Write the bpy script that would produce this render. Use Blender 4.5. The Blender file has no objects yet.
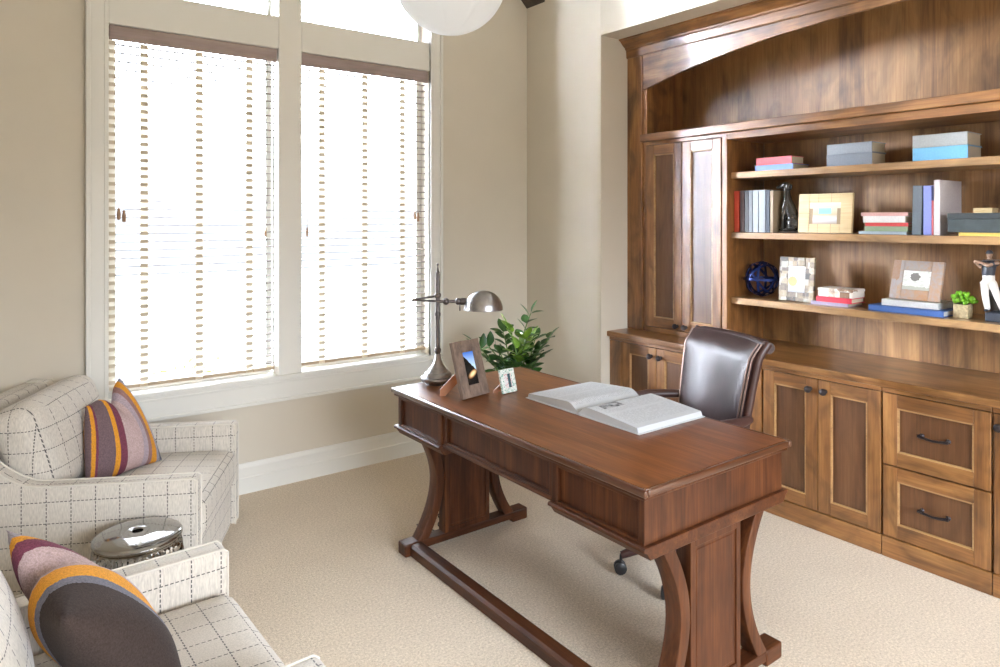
import bpy, bmesh, math, random
from mathutils import Vector, Matrix, Euler
random.seed(7)
PI = math.pi
D = bpy.data
COL = bpy.context.scene.collection
R = math.radians

# ------------------------------------------------------------------ helpers
class MB:
    """collects shapes, then links them as ONE mesh object"""
    def __init__(self):
        self.bm = bmesh.new()
    def _take(self, b, mi=0, M=None):
        if M is not None:
            bmesh.ops.transform(b, matrix=M, verts=b.verts)
        for f_ in b.faces:
            f_.material_index = mi
        me = D.meshes.new('tmp'); b.to_mesh(me); b.free()
        self.bm.from_mesh(me); D.meshes.remove(me)
        return self
    def box(self, x0, x1, y0, y1, z0, z1, bev=0.0, mi=0, M=None, seg=2):
        b = bmesh.new()
        bmesh.ops.create_cube(b, size=1.0)
        for v in b.verts:
            v.co = Vector(((x0 + x1) / 2 + v.co.x * abs(x1 - x0), (y0 + y1) / 2 + v.co.y * abs(y1 - y0), (z0 + z1) / 2 + v.co.z * abs(z1 - z0)))
        if bev > 0:
            m = min(abs(x1 - x0), abs(y1 - y0), abs(z1 - z0)) * 0.45
            bmesh.ops.bevel(b, geom=list(b.edges), offset=min(bev, m), segments=seg, profile=0.5, affect='EDGES')
        return self._take(b, mi, M)
    def lathe(self, prof, c=(0, 0, 0), n=32, mi=0, M=None, fn=None):
        b = bmesh.new(); rows = []
        for (r_, z_) in prof:
            if r_ < 1e-6:
                rows.append([b.verts.new((0, 0, z_))])
            else:
                row = []
                for k in range(n):
                    t = 2 * PI * k / n
                    rr = fn(r_, z_, t) if fn else r_
                    row.append(b.verts.new((rr * math.cos(t), rr * math.sin(t), z_)))
                rows.append(row)
        for a, d in zip(rows, rows[1:]):
            for k in range(n):
                k2 = (k + 1) % n
                if len(a) == 1 and len(d) == 1: continue
                if len(a) == 1: b.faces.new((a[0], d[k2], d[k]))
                elif len(d) == 1: b.faces.new((a[k], a[k2], d[0]))
                else: b.faces.new((a[k], a[k2], d[k2], d[k]))
        if len(rows[0]) > 1: b.faces.new(list(reversed(rows[0])))
        if len(rows[-1]) > 1: b.faces.new(rows[-1])
        bmesh.ops.recalc_face_normals(b, faces=b.faces)
        T = Matrix.Translation(c)
        return self._take(b, mi, T @ M if M is not None else T)
    def tube(self, pts, r, n=10, mi=0, M=None, closed=False, rad=None):
        pts = [Vector(p) for p in pts]
        b = bmesh.new(); rows = []; N = len(pts)
        up = None
        for i, p in enumerate(pts):
            if closed: d = pts[(i + 1) % N] - pts[i - 1]
            else: d = pts[min(i + 1, N - 1)] - pts[max(i - 1, 0)]
            d.normalize()
            if up is None:
                up = Vector((0, 0, 1)) if abs(d.z) < 0.9 else Vector((1, 0, 0))
            s = d.cross(up); s.normalize(); up = s.cross(d); up.normalize()
            rr = rad[i] if rad else r
            rows.append([b.verts.new(p + s * rr * math.cos(2 * PI * k / n) + up * rr * math.sin(2 * PI * k / n)) for k in range(n)])
        L = N if closed else N - 1
        for i in range(L):
            a, c = rows[i], rows[(i + 1) % N]
            for k in range(n):
                b.faces.new((a[k], a[(k + 1) % n], c[(k + 1) % n], c[k]))
        if not closed:
            b.faces.new(list(reversed(rows[0]))); b.faces.new(rows[-1])
        bmesh.ops.recalc_face_normals(b, faces=b.faces)
        return self._take(b, mi, M)
    def prism(self, poly, axis, a0, a1, bev=0.0, mi=0, M=None):
        """poly: 2-D outline in the two other axes (xy order), extruded along axis from a0 to a1"""
        b = bmesh.new()
        def mk(p, a):
            if axis == 'x': return (a, p[0], p[1])
            if axis == 'y': return (p[0], a, p[1])
            return (p[0], p[1], a)
        A = [b.verts.new(mk(p, a0)) for p in poly]; B = [b.verts.new(mk(p, a1)) for p in poly]
        n = len(poly)
        fa = b.faces.new(A); fb = b.faces.new(list(reversed(B)))
        for i in range(n):
            b.faces.new((A[i], B[i], B[(i + 1) % n], A[(i + 1) % n]))
        bmesh.ops.recalc_face_normals(b, faces=b.faces)
        if bev > 0:
            es = [e for e in b.edges if e in set(fa.edges) | set(fb.edges)]
            bmesh.ops.bevel(b, geom=es, offset=bev, segments=2, profile=0.5, affect='EDGES')
        return self._take(b, mi, M)
    def ball(self, c, r, mi=0, sub=2, M=None):
        b = bmesh.new()
        bmesh.ops.create_icosphere(b, subdivisions=sub, radius=1.0)
        if not isinstance(r, (tuple, list)): r = (r, r, r)
        for v in b.verts: v.co = Vector((v.co.x * r[0] + c[0], v.co.y * r[1] + c[1], v.co.z * r[2] + c[2]))
        return self._take(b, mi, M)
    def grid(self, nu, nv, fn, mi=0, M=None, wrap=False):
        b = bmesh.new()
        V = [[b.verts.new(fn(i / (nu - 1), j / (nv - 1))) for j in range(nv)] for i in range(nu)]
        for i in range(nu - 1):
            for j in range(nv - 1):
                b.faces.new((V[i][j], V[i + 1][j], V[i + 1][j + 1], V[i][j + 1]))
        bmesh.ops.recalc_face_normals(b, faces=b.faces)
        return self._take(b, mi, M)
    def cushion(self, x0, x1, y0, y1, z0, z1, p=5.0, puff=0.0, n=14, mi=0, M=None):
        """soft rounded box"""
        b = bmesh.new()
        bmesh.ops.create_cube(b, size=2.0)
        bmesh.ops.subdivide_edges(b, edges=b.edges, cuts=n, use_grid_fill=True)
        c = Vector(((x0 + x1) / 2, (y0 + y1) / 2, (z0 + z1) / 2)); h = Vector(((x1 - x0) / 2, (y1 - y0) / 2, (z1 - z0) / 2))
        hm = min(h)
        rad = hm * 2.0 / p
        for v in b.verts:
            q = Vector((v.co.x * h.x, v.co.y * h.y, v.co.z * h.z))
            inn = Vector([max(-(h[i] - rad), min(h[i] - rad, q[i])) for i in range(3)])
            d = q - inn
            if d.length > 1e-9:
                d = d.normalized() * rad
            q = inn + d
            ax = min(range(3), key=lambda i: h[i])
            o = [i for i in range(3) if i != ax]
            w = (1 - min(1, abs(v.co[o[0]])) ** 2) * (1 - min(1, abs(v.co[o[1]])) ** 2)
            q[ax] += puff * w * (1 if v.co[ax] > 0 else -1) * min(1, abs(v.co[ax]))
            v.co = c + q
        return self._take(b, mi, M)
    def build(self, name, mats, parent=None, smooth=None, world=False):
        bm = self.bm
        if world and parent is not None:
            o = ROOT[parent.name]
            bmesh.ops.translate(bm, verts=bm.verts, vec=-Vector(o))
        me = D.meshes.new(name); bm.to_mesh(me); bm.free()
        if not isinstance(mats, (list, tuple)): mats = [mats]
        for m in mats: me.materials.append(m)
        ob = D.objects.new(name, me); COL.objects.link(ob)
        if parent is not None:
            ob.parent = parent
            ROOT[ob.name] = ROOT[parent.name]
        if smooth is not None:
            me.polygons.foreach_set('use_smooth', [True] * len(me.polygons))
            if smooth < 179:
                me.set_sharp_from_angle(angle=R(smooth))
        return ob

ROOT = {}
def tag(o, label, cat, group=None, kind=None):
    o['label'] = label; o['category'] = cat
    if group: o['group'] = group
    if kind: o['kind'] = kind
    return o
def thing(name, label, cat, loc=(0, 0, 0), rotz=0.0, group=None):
    o = D.objects.new(name, None); COL.objects.link(o)
    o.empty_display_size = 0.1
    o.location = loc; o.rotation_euler = (0, 0, rotz)
    ROOT[o.name] = loc
    return tag(o, label, cat, group)
def struct(o):
    o['kind'] = 'structure'; return o
def copy_tree(o, parent=None):
    c = o.copy(); COL.objects.link(c)
    if parent is not None: c.parent = parent
    for ch in list(o.children): copy_tree(ch, c)
    return c

# ------------------------------------------------------------------ materials
def new_mat(name):
    m = D.materials.new(name); m.use_nodes = True
    nt = m.node_tree
    bs = nt.nodes['Principled BSDF']
    return m, nt, bs
def N(nt, t, **kw):
    n = nt.nodes.new(t)
    for k, v in kw.items(): setattr(n, k, v)
    return n
def setin(n, **kw):
    for k, v in kw.items():
        n.inputs[k.replace('_', ' ')].default_value = v
def rgba(c): return (c[0], c[1], c[2], 1.0)
def flat(name, c, rough=0.6, metal=0.0, coat=0.0, noise=0.0, nscale=40, bump=0.0, bscale=200, spec=0.5, sheen=0.0):
    m, nt, bs = new_mat(name)
    bs.inputs['Base Color'].default_value = rgba(c); bs.inputs['Roughness'].default_value = rough
    bs.inputs['Metallic'].default_value = metal; bs.inputs['Coat Weight'].default_value = coat
    bs.inputs['Specular IOR Level'].default_value = spec
    bs.inputs['Sheen Weight'].default_value = sheen
    tc = N(nt, 'ShaderNodeTexCoord')
    if noise > 0:
        nz = N(nt, 'ShaderNodeTexNoise'); setin(nz, Scale=nscale, Detail=4.0)
        nt.links.new(tc.outputs['Object'], nz.inputs['Vector'])
        rp = N(nt, 'ShaderNodeValToRGB')
        rp.color_ramp.elements[0].color = rgba([max(0, x * (1 - noise)) for x in c]); rp.color_ramp.elements[0].position = 0.3
        rp.color_ramp.elements[1].color = rgba([min(1, x * (1 + noise)) for x in c]); rp.color_ramp.elements[1].position = 0.7
        nt.links.new(nz.outputs['Fac'], rp.inputs['Fac']); nt.links.new(rp.outputs['Color'], bs.inputs['Base Color'])
    if bump > 0:
        nb = N(nt, 'ShaderNodeTexNoise'); setin(nb, Scale=bscale, Detail=3.0)
        nt.links.new(tc.outputs['Object'], nb.inputs['Vector'])
        bp = N(nt, 'ShaderNodeBump'); setin(bp, Strength=bump, Distance=0.004)
        nt.links.new(nb.outputs['Fac'], bp.inputs['Height']); nt.links.new(bp.outputs['Normal'], bs.inputs['Normal'])
    return m
def wood(name, dark, mid, light, axis='z', rough=0.38, coat=0.75, scale=1.0, blotch=0.55, bump=0.08, plank=0.0, crough=0.15, spec=0.5):
    m, nt, bs = new_mat(name)
    tc = N(nt, 'ShaderNodeTexCoord'); oi = N(nt, 'ShaderNodeObjectInfo')
    cm = N(nt, 'ShaderNodeCombineXYZ')
    ml = N(nt, 'ShaderNodeMath', operation='MULTIPLY'); ml.inputs[1].default_value = 23.0
    nt.links.new(oi.outputs['Random'], ml.inputs[0])
    for k in range(3): nt.links.new(ml.outputs[0], cm.inputs[k])
    ad = N(nt, 'ShaderNodeVectorMath', operation='ADD')
    nt.links.new(tc.outputs['Object'], ad.inputs[0]); nt.links.new(cm.outputs[0], ad.inputs[1])
    i = 'xyz'.index(axis)
    def mapped(sc_across, sc_along):
        mp = N(nt, 'ShaderNodeMapping')
        s = [sc_across] * 3; s[i] = sc_along
        mp.inputs['Scale'].default_value = s
        nt.links.new(ad.outputs[0], mp.inputs['Vector'])
        return mp
    n1 = N(nt, 'ShaderNodeTexNoise'); setin(n1, Scale=1.0, Detail=5.0, Roughness=0.6, Distortion=0.8)
    nt.links.new(mapped(13 * scale, 1.1 * scale).outputs[0], n1.inputs['Vector'])
    n2 = N(nt, 'ShaderNodeTexNoise'); setin(n2, Scale=1.0, Detail=3.0, Roughness=0.6)
    nt.links.new(mapped(120 * scale, 4 * scale).outputs[0], n2.inputs['Vector'])
    n3 = N(nt, 'ShaderNodeTexNoise'); setin(n3, Scale=1.0, Detail=3.0, Roughness=0.55, Distortion=1.2)
    nt.links.new(mapped(6.5 * scale, 3.0 * scale).outputs[0], n3.inputs['Vector'])
    rp = N(nt, 'ShaderNodeValToRGB')
    e = rp.color_ramp.elements
    e[0].position = 0.27; e[0].color = rgba(dark); e[1].position = 0.75; e[1].color = rgba(light)
    k = e.new(0.5); k.color = rgba(mid)
    # combined factor
    a = N(nt, 'ShaderNodeMath', operation='MULTIPLY_ADD'); a.inputs[1].default_value = 0.35; 
    nt.links.new(n2.outputs['Fac'], a.inputs[0])
    b_ = N(nt, 'ShaderNodeMath', operation='MULTIPLY'); b_.inputs[1].default_value = 0.65
    nt.links.new(n1.outputs['Fac'], b_.inputs[0]); nt.links.new(b_.outputs[0], a.inputs[2])
    fac = a.outputs[0]
    if plank > 0:
        sp = N(nt, 'ShaderNodeSeparateXYZ'); nt.links.new(tc.outputs['Object'], sp.inputs[0])
        q = N(nt, 'ShaderNodeMath', operation='DIVIDE'); q.inputs[1].default_value = plank
        nt.links.new(sp.outputs['Y'], q.inputs[0])
        fl = N(nt, 'ShaderNodeMath', operation='FLOOR'); nt.links.new(q.outputs[0], fl.inputs[0])
        wn = N(nt, 'ShaderNodeTexWhiteNoise', noise_dimensions='1D'); nt.links.new(fl.outputs[0], wn.inputs['W'])
        pm = N(nt, 'ShaderNodeMath', operation='MULTIPLY_ADD'); pm.inputs[1].default_value = 0.16
        nt.links.new(wn.outputs['Value'], pm.inputs[0])
        sb = N(nt, 'ShaderNodeMath', operation='SUBTRACT'); sb.inputs[1].default_value = 0.08
        nt.links.new(fac, sb.inputs[0]); nt.links.new(sb.outputs[0], pm.inputs[2]); fac = pm.outputs[0]
    nt.links.new(fac, rp.inputs['Fac'])
    r3 = N(nt, 'ShaderNodeValToRGB')
    r3.color_ramp.elements[0].position = 0.28; r3.color_ramp.elements[0].color = (1 - blotch,) * 3 + (1,)
    r3.color_ramp.elements[1].position = 0.55; r3.color_ramp.elements[1].color = (1, 1, 1, 1)
    nt.links.new(n3.outputs['Fac'], r3.inputs['Fac'])
    mx = N(nt, 'ShaderNodeMix', data_type='RGBA', blend_type='MULTIPLY'); mx.inputs['Factor'].default_value = 1.0
    nt.links.new(rp.outputs['Color'], mx.inputs['A']); nt.links.new(r3.outputs['Color'], mx.inputs['B'])
    nt.links.new(mx.outputs['Result'], bs.inputs['Base Color'])
    bs.inputs['Roughness'].default_value = rough
    bs.inputs['Specular IOR Level'].default_value = spec
    bs.inputs['Coat Weight'].default_value = coat; bs.inputs['Coat Roughness'].default_value = crough
    bp = N(nt, 'ShaderNodeBump'); setin(bp, Strength=bump, Distance=0.002)
    nt.links.new(n2.outputs['Fac'], bp.inputs['Height']); nt.links.new(bp.outputs['Normal'], bs.inputs['Normal'])
    return m

M = {}
M['wall'] = flat('wall_paint', (0.60, 0.55, 0.46), 0.85, noise=0.02, nscale=3, bump=0.05, bscale=350)
M['trim'] = flat('trim_paint', (0.70, 0.69, 0.64), 0.42)
M['ceil'] = flat('ceiling_paint', (0.80, 0.78, 0.73), 0.9)
M['carpet'] = None
B_D, B_M, B_L = (0.085, 0.032, 0.010), (0.255, 0.108, 0.031), (0.45, 0.225, 0.072)
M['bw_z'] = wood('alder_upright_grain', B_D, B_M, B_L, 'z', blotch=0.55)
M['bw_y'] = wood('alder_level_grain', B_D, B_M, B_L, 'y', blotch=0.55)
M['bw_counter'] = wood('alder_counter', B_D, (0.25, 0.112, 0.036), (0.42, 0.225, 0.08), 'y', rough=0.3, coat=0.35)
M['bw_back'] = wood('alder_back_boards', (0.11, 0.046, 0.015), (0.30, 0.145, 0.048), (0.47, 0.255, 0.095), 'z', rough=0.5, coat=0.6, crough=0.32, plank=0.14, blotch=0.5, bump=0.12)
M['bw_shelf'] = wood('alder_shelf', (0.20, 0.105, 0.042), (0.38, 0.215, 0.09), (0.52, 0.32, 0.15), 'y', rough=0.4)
M['bead'] = wood('alder_bead', (0.22, 0.115, 0.045), (0.40, 0.225, 0.09), (0.52, 0.32, 0.14), 'y', blotch=0.2)
M['bw_panel'] = wood('alder_door_panel', (0.065, 0.024, 0.010), (0.13, 0.055, 0.021), (0.20, 0.095, 0.04), 'z', blotch=0.3, coat=0.35, crough=0.25)
K_D, K_M, K_L = (0.016, 0.005, 0.002), (0.072, 0.022, 0.0075), (0.16, 0.056, 0.018)
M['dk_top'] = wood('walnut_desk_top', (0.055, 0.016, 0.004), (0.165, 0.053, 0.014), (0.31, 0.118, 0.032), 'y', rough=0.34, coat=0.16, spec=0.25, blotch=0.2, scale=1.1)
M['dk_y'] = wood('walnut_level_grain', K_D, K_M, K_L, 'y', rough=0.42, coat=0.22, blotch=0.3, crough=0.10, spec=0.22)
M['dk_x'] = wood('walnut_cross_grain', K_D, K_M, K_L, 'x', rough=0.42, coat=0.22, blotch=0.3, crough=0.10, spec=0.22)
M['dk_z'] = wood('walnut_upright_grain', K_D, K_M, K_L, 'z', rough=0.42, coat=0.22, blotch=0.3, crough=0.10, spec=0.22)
M['dk_ey'] = wood('walnut_edge_level', K_D, K_M, K_L, 'y', rough=0.3, coat=0.9, blotch=0.3, crough=0.08, spec=0.4)
M['dk_ex'] = wood('walnut_edge_cross', K_D, K_M, K_L, 'x', rough=0.3, coat=0.9, blotch=0.3, crough=0.08, spec=0.4)
M['beam'] = wood('dark_beam_wood', (0.012, 0.008, 0.006), (0.03, 0.018, 0.012), (0.05, 0.03, 0.02), 'x', rough=0.6)
M['bronze'] = flat('dark_bronze', (0.05, 0.042, 0.045), 0.38, metal=0.7)
M['pewter'] = flat('aged_pewter', (0.14, 0.125, 0.125), 0.33, metal=1.0, noise=0.25, nscale=30)
M['pewter_l'] = flat('brushed_pewter', (0.34, 0.33, 0.335), 0.30, metal=1.0, noise=0.12, nscale=50)
M['silver'] = flat('mirror_glaze', (0.36, 0.355, 0.345), 0.10, metal=1.0)
M['valance'] = wood('blind_valance_wood', (0.24, 0.18, 0.17), (0.33, 0.255, 0.235), (0.40, 0.32, 0.29), 'x', rough=0.5, coat=0.0, blotch=0.15)
M['rail'] = flat('blind_rail_wood', (0.46, 0.35, 0.23), 0.5)
M['tape'] = None
M['cord'] = flat('blind_cord', (0.62, 0.52, 0.42), 0.8)
M['tassel'] = flat('blind_tassel_wood', (0.36, 0.22, 0.13), 0.5)
M['leather'] = flat('brown_leather', (0.034, 0.017, 0.018), 0.30, noise=0.2, nscale=14, bump=0.12, bscale=130, coat=0.12)
M['leather_l'] = flat('brown_leather_trim', (0.055, 0.024, 0.02), 0.36)
M['nail'] = flat('nailhead_brass', (0.22, 0.15, 0.13), 0.3, metal=0.8)
M['black'] = flat('black_plastic', (0.018, 0.018, 0.02), 0.4)
M['legdark'] = flat('espresso_leg', (0.02, 0.014, 0.01), 0.4)
M['leaf'] = flat('plant_leaf', (0.035, 0.105, 0.022), 0.32, noise=0.45, nscale=9)
M['leaf_l'] = flat('plant_leaf_young', (0.17, 0.30, 0.03), 0.35, noise=0.3, nscale=12)
M['stem'] = flat('plant_stem', (0.12, 0.21, 0.06), 0.5)
M['pot'] = flat('plant_pot', (0.20, 0.19, 0.17), 0.5)
M['soil'] = flat('potting_soil', (0.03, 0.02, 0.014), 0.95)
M['shrub'] = flat('garden_leaf', (0.10, 0.12, 0.03), 0.6, noise=0.3)
M['ground'] = flat('pale_concrete', (0.03, 0.03, 0.029), 0.9)
M['pageedge'] = flat('page_edges', (0.60, 0.52, 0.38), 0.8, noise=0.1, nscale=300)
M['pagewhite'] = flat('white_page_edges', (0.52, 0.535, 0.55), 0.8)
M['piping'] = flat('cream_welt', (0.60, 0.56, 0.49), 0.9)
M['dark_paper'] = flat('dark_void', (0.02, 0.02, 0.02), 0.8)

def carpet():
    m, nt, bs = new_mat('carpet_pile')
    tc = N(nt, 'ShaderNodeTexCoord')
    n1 = N(nt, 'ShaderNodeTexNoise'); setin(n1, Scale=110.0, Detail=5.0, Roughness=0.85)
    n2 = N(nt, 'ShaderNodeTexNoise'); setin(n2, Scale=2.2, Detail=3.0)
    n3 = N(nt, 'ShaderNodeTexVoronoi'); setin(n3, Scale=240.0)
    for n in (n1, n2, n3): nt.links.new(tc.outputs['Object'], n.inputs['Vector'])
    rp = N(nt, 'ShaderNodeValToRGB'); e = rp.color_ramp.elements
    e[0].position = 0.33; e[0].color = rgba((0.45, 0.36, 0.26)); e[1].position = 0.66; e[1].color = rgba((0.90, 0.785, 0.63))
    nt.links.new(n1.outputs['Fac'], rp.inputs['Fac'])
    r2 = N(nt, 'ShaderNodeValToRGB'); e = r2.color_ramp.elements
    e[0].position = 0.3; e[0].color = (0.93, 0.92, 0.91, 1); e[1].position = 0.7; e[1].color = (1, 1, 1, 1)
    nt.links.new(n2.outputs['Fac'], r2.inputs['Fac'])
    mx = N(nt, 'ShaderNodeMix', data_type='RGBA', blend_type='MULTIPLY'); mx.inputs['Factor'].default_value = 1
    nt.links.new(rp.outputs['Color'], mx.inputs['A']); nt.links.new(r2.outputs['Color'], mx.inputs['B'])
    nt.links.new(mx.outputs['Result'], bs.inputs['Base Color'])
    bs.inputs['Roughness'].default_value = 0.95; bs.inputs['Specular IOR Level'].default_value = 0.1
    bs.inputs['Sheen Weight'].default_value = 0.15
    bp = N(nt, 'ShaderNodeBump'); setin(bp, Strength=0.5, Distance=0.006)
    nt.links.new(n3.outputs['Distance'], bp.inputs['Height']); nt.links.new(bp.outputs['Normal'], bs.inputs['Normal'])
    return m
M['carpet'] = carpet()

M['slat'] = flat('pale_blind_slat', (0.25, 0.215, 0.18), 0.5)
def tape_mat():
    m, nt, bs = new_mat('blind_cloth_tape')
    bs.inputs['Base Color'].default_value = (0.66, 0.57, 0.42, 1); bs.inputs['Roughness'].default_value = 0.9
    tr = N(nt, 'ShaderNodeBsdfTranslucent'); tr.inputs['Color'].default_value = (0.93, 0.90, 0.82, 1)
    mx = N(nt, 'ShaderNodeMixShader'); mx.inputs['Fac'].default_value = 0.8
    nt.links.new(bs.outputs[0], mx.inputs[1]); nt.links.new(tr.outputs[0], mx.inputs[2])
    nt.links.new(mx.outputs[0], nt.nodes['Material Output'].inputs['Surface'])
    return m
M['tape'] = tape_mat(); M['tape_shade'] = flat('blind_tape_slat_shade', (0.60, 0.52, 0.40), 0.9)  # opaque tan, painted in for cloth shaded by the slats behind it
def glass_mat():
    m, nt, bs = new_mat('window_glass')
    t = N(nt, 'ShaderNodeBsdfTransparent'); g = N(nt, 'ShaderNodeBsdfGlossy'); g.inputs['Roughness'].default_value = 0.02
    fr = N(nt, 'ShaderNodeFresnel'); fr.inputs['IOR'].default_value = 1.45
    mx = N(nt, 'ShaderNodeMixShader')
    nt.links.new(fr.outputs[0], mx.inputs['Fac']); nt.links.new(t.outputs[0], mx.inputs[1]); nt.links.new(g.outputs[0], mx.inputs[2])
    nt.links.new(mx.outputs[0], nt.nodes['Material Output'].inputs['Surface'])
    return m
M['glass'] = glass_mat()
def pendant_mat():
    m, nt, bs = new_mat('white_pendant_shade')
    bs.inputs['Base Color'].default_value = (0.70, 0.70, 0.70, 1); bs.inputs['Roughness'].default_value = 0.35
    tr = N(nt, 'ShaderNodeBsdfTranslucent'); tr.inputs['Color'].default_value = (0.9, 0.9, 0.88, 1)
    mx = N(nt, 'ShaderNodeMixShader'); mx.inputs['Fac'].default_value = 0.5
    nt.links.new(bs.outputs[0], mx.inputs[1]); nt.links.new(tr.outputs[0], mx.inputs[2])
    nt.links.new(mx.outputs[0], nt.nodes['Material Output'].inputs['Surface'])
    return m
M['pendant'] = pendant_mat()

def plaid(name, base, sp=0.085):
    """woven cloth with dashed window-pane lines, in the object's own frame"""
    m, nt, bs = new_mat(name)
    tc = N(nt, 'ShaderNodeTexCoord')
    sep = N(nt, 'ShaderNodeSeparateXYZ'); nt.links.new(tc.outputs['Object'], sep.inputs[0])
    sn = N(nt, 'ShaderNodeSeparateXYZ'); nt.links.new(tc.outputs['Normal'], sn.inputs[0])
    def math_(op, a, b=None, c=None):
        n = N(nt, 'ShaderNodeMath', operation=op)
        for i, v in enumerate((a, b, c)):
            if v is None: continue
            if isinstance(v, (int, float)): n.inputs[i].default_value = v
            else: nt.links.new(v, n.inputs[i])
        return n.outputs[0]
    xyz = [sep.outputs[k] for k in range(3)]; nrm = [sn.outputs[k] for k in range(3)]
    total = None
    offs = (0.02, 0.03, 0.075)
    for k in range(3):
        s = sp if k != 2 else sp * 0.95
        q = math_('ADD', xyz[k], offs[k] + 8.5 * s)
        fr = math_('FRACT', math_('DIVIDE', q, s))
        d = math_('ABSOLUTE', math_('SUBTRACT', fr, 0.5))
        line = math_('LESS_THAN', d, 0.021)
        others = [xyz[j] for j in range(3) if j != k]
        ds = math_('ADD', math_('ADD', others[0], others[1]), 4.0)
        dash = math_('LESS_THAN', math_('FRACT', math_('DIVIDE', ds, 0.0145)), 0.66)
        facing = math_('LESS_THAN', math_('ABSOLUTE', nrm[k]), 0.72)
        v = math_('MULTIPLY', math_('MULTIPLY', line, dash), facing)
        total = v if total is None else math_('MAXIMUM', total, v)
    wv = N(nt, 'ShaderNodeTexNoise'); setin(wv, Scale=1.0, Detail=2.0)
    mp = N(nt, 'ShaderNodeMapping'); mp.inputs['Scale'].default_value = (260, 260, 45)
    nt.links.new(tc.outputs['Object'], mp.inputs['Vector']); nt.links.new(mp.outputs[0], wv.inputs['Vector'])
    rp = N(nt, 'ShaderNodeValToRGB'); e = rp.color_ramp.elements
    e[0].position = 0.3; e[0].color = rgba([c * 0.80 for c in base]); e[1].position = 0.65; e[1].color = rgba([min(1, c * 1.06) for c in base])
    nt.links.new(wv.outputs['Fac'], rp.inputs['Fac'])
    mx = N(nt, 'ShaderNodeMix', data_type='RGBA'); nt.links.new(total, mx.inputs['Factor'])
    nt.links.new(rp.outputs['Color'], mx.inputs['A']); mx.inputs['B'].default_value = (0.10, 0.09, 0.09, 1)
    nt.links.new(mx.outputs['Result'], bs.inputs['Base Color'])
    bs.inputs['Roughness'].default_value = 0.95; bs.inputs['Specular IOR Level'].default_value = 0.15; bs.inputs['Sheen Weight'].default_value = 0.2
    bp = N(nt, 'ShaderNodeBump'); setin(bp, Strength=0.25, Distance=0.002)
    nt.links.new(wv.outputs['Fac'], bp.inputs['Height']); nt.links.new(bp.outputs['Normal'], bs.inputs['Normal'])
    return m
M['plaid'] = plaid('window_pane_plaid', (0.56, 0.515, 0.45))

def stripes(name, stops, lo=-0.24, hi=0.24):
    """striped woven wool, stripes across local y"""
    m, nt, bs = new_mat(name)
    tc = N(nt, 'ShaderNodeTexCoord'); sep = N(nt, 'ShaderNodeSeparateXYZ')
    uv = N(nt, 'ShaderNodeAttribute', attribute_name='stripe')
    rp = N(nt, 'ShaderNodeValToRGB'); rp.color_ramp.interpolation = 'CONSTANT'
    e = rp.color_ramp.elements
    e[0].position = 0; e[0].color = rgba(stops[0][1]); e[1].position = stops[1][0]; e[1].color = rgba(stops[1][1])
    for p, c in stops[2:]:
        k = e.new(p); k.color = rgba(c)
    nz = N(nt, 'ShaderNodeTexNoise'); setin(nz, Scale=220.0, Detail=3.0, Roughness=0.7)
    nt.links.new(tc.outputs['Object'], nz.inputs['Vector'])
    ad = N(nt, 'ShaderNodeMath', operation='MULTIPLY_ADD'); ad.inputs[1].default_value = 0.022
    nt.links.new(nz.outputs['Fac'], ad.inputs[0]); nt.links.new(uv.outputs['Fac'], ad.inputs[2])
    nt.links.new(ad.outputs[0], rp.inputs['Fac'])
    mu = N(nt, 'ShaderNodeMix', data_type='RGBA', blend_type='MULTIPLY'); mu.inputs['Factor'].default_value = 1
    r2 = N(nt, 'ShaderNodeValToRGB'); r2.color_ramp.elements[0].position = 0.3; r2.color_ramp.elements[0].color = (0.62, 0.62, 0.62, 1)
    r2.color_ramp.elements[1].position = 0.68; r2.color_ramp.elements[1].color = (1.12, 1.12, 1.12, 1)
    nt.links.new(nz.outputs['Fac'], r2.inputs['Fac'])
    nt.links.new(rp.outputs['Color'], mu.inputs['A']); nt.links.new(r2.outputs['Color'], mu.inputs['B'])
    nt.links.new(mu.outputs['Result'], bs.inputs['Base Color'])
    bs.inputs['Roughness'].default_value = 1.0; bs.inputs['Specular IOR Level'].default_value = 0.1; bs.inputs['Sheen Weight'].default_value = 0.03
    bp = N(nt, 'ShaderNodeBump'); setin(bp, Strength=0.5, Distance=0.003)
    nt.links.new(nz.outputs['Fac'], bp.inputs['Height']); nt.links.new(bp.outputs['Normal'], bs.inputs['Normal'])
    return m
OR = (0.68, 0.30, 0.035); PU = (0.17, 0.115, 0.125); BU = (0.19, 0.055, 0.085); MV = (0.50, 0.37, 0.36); GR = (0.32, 0.30, 0.34); BR = (0.30, 0.17, 0.16); LI = (0.40, 0.33, 0.37); SL = (0.17, 0.165, 0.20); DB = (0.052, 0.037, 0.032)
M['stripe1'] = stripes('striped_wool', [(0, PU), (0.035, OR), (0.07, BU), (0.09, PU), (0.27, OR), (0.335, BU), (0.43, MV), (0.66, LI), (0.735, BR), (0.80, OR), (0.895, GR), (0.95, SL)])
M['stripe2'] = stripes('striped_wool_dark', [(0, DB), (0.30, SL), (0.36, OR), (0.49, LI), (0.60, BR), (0.635, MV), (0.79, BU), (0.87, OR), (0.925, GR), (0.97, LI)])

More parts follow.
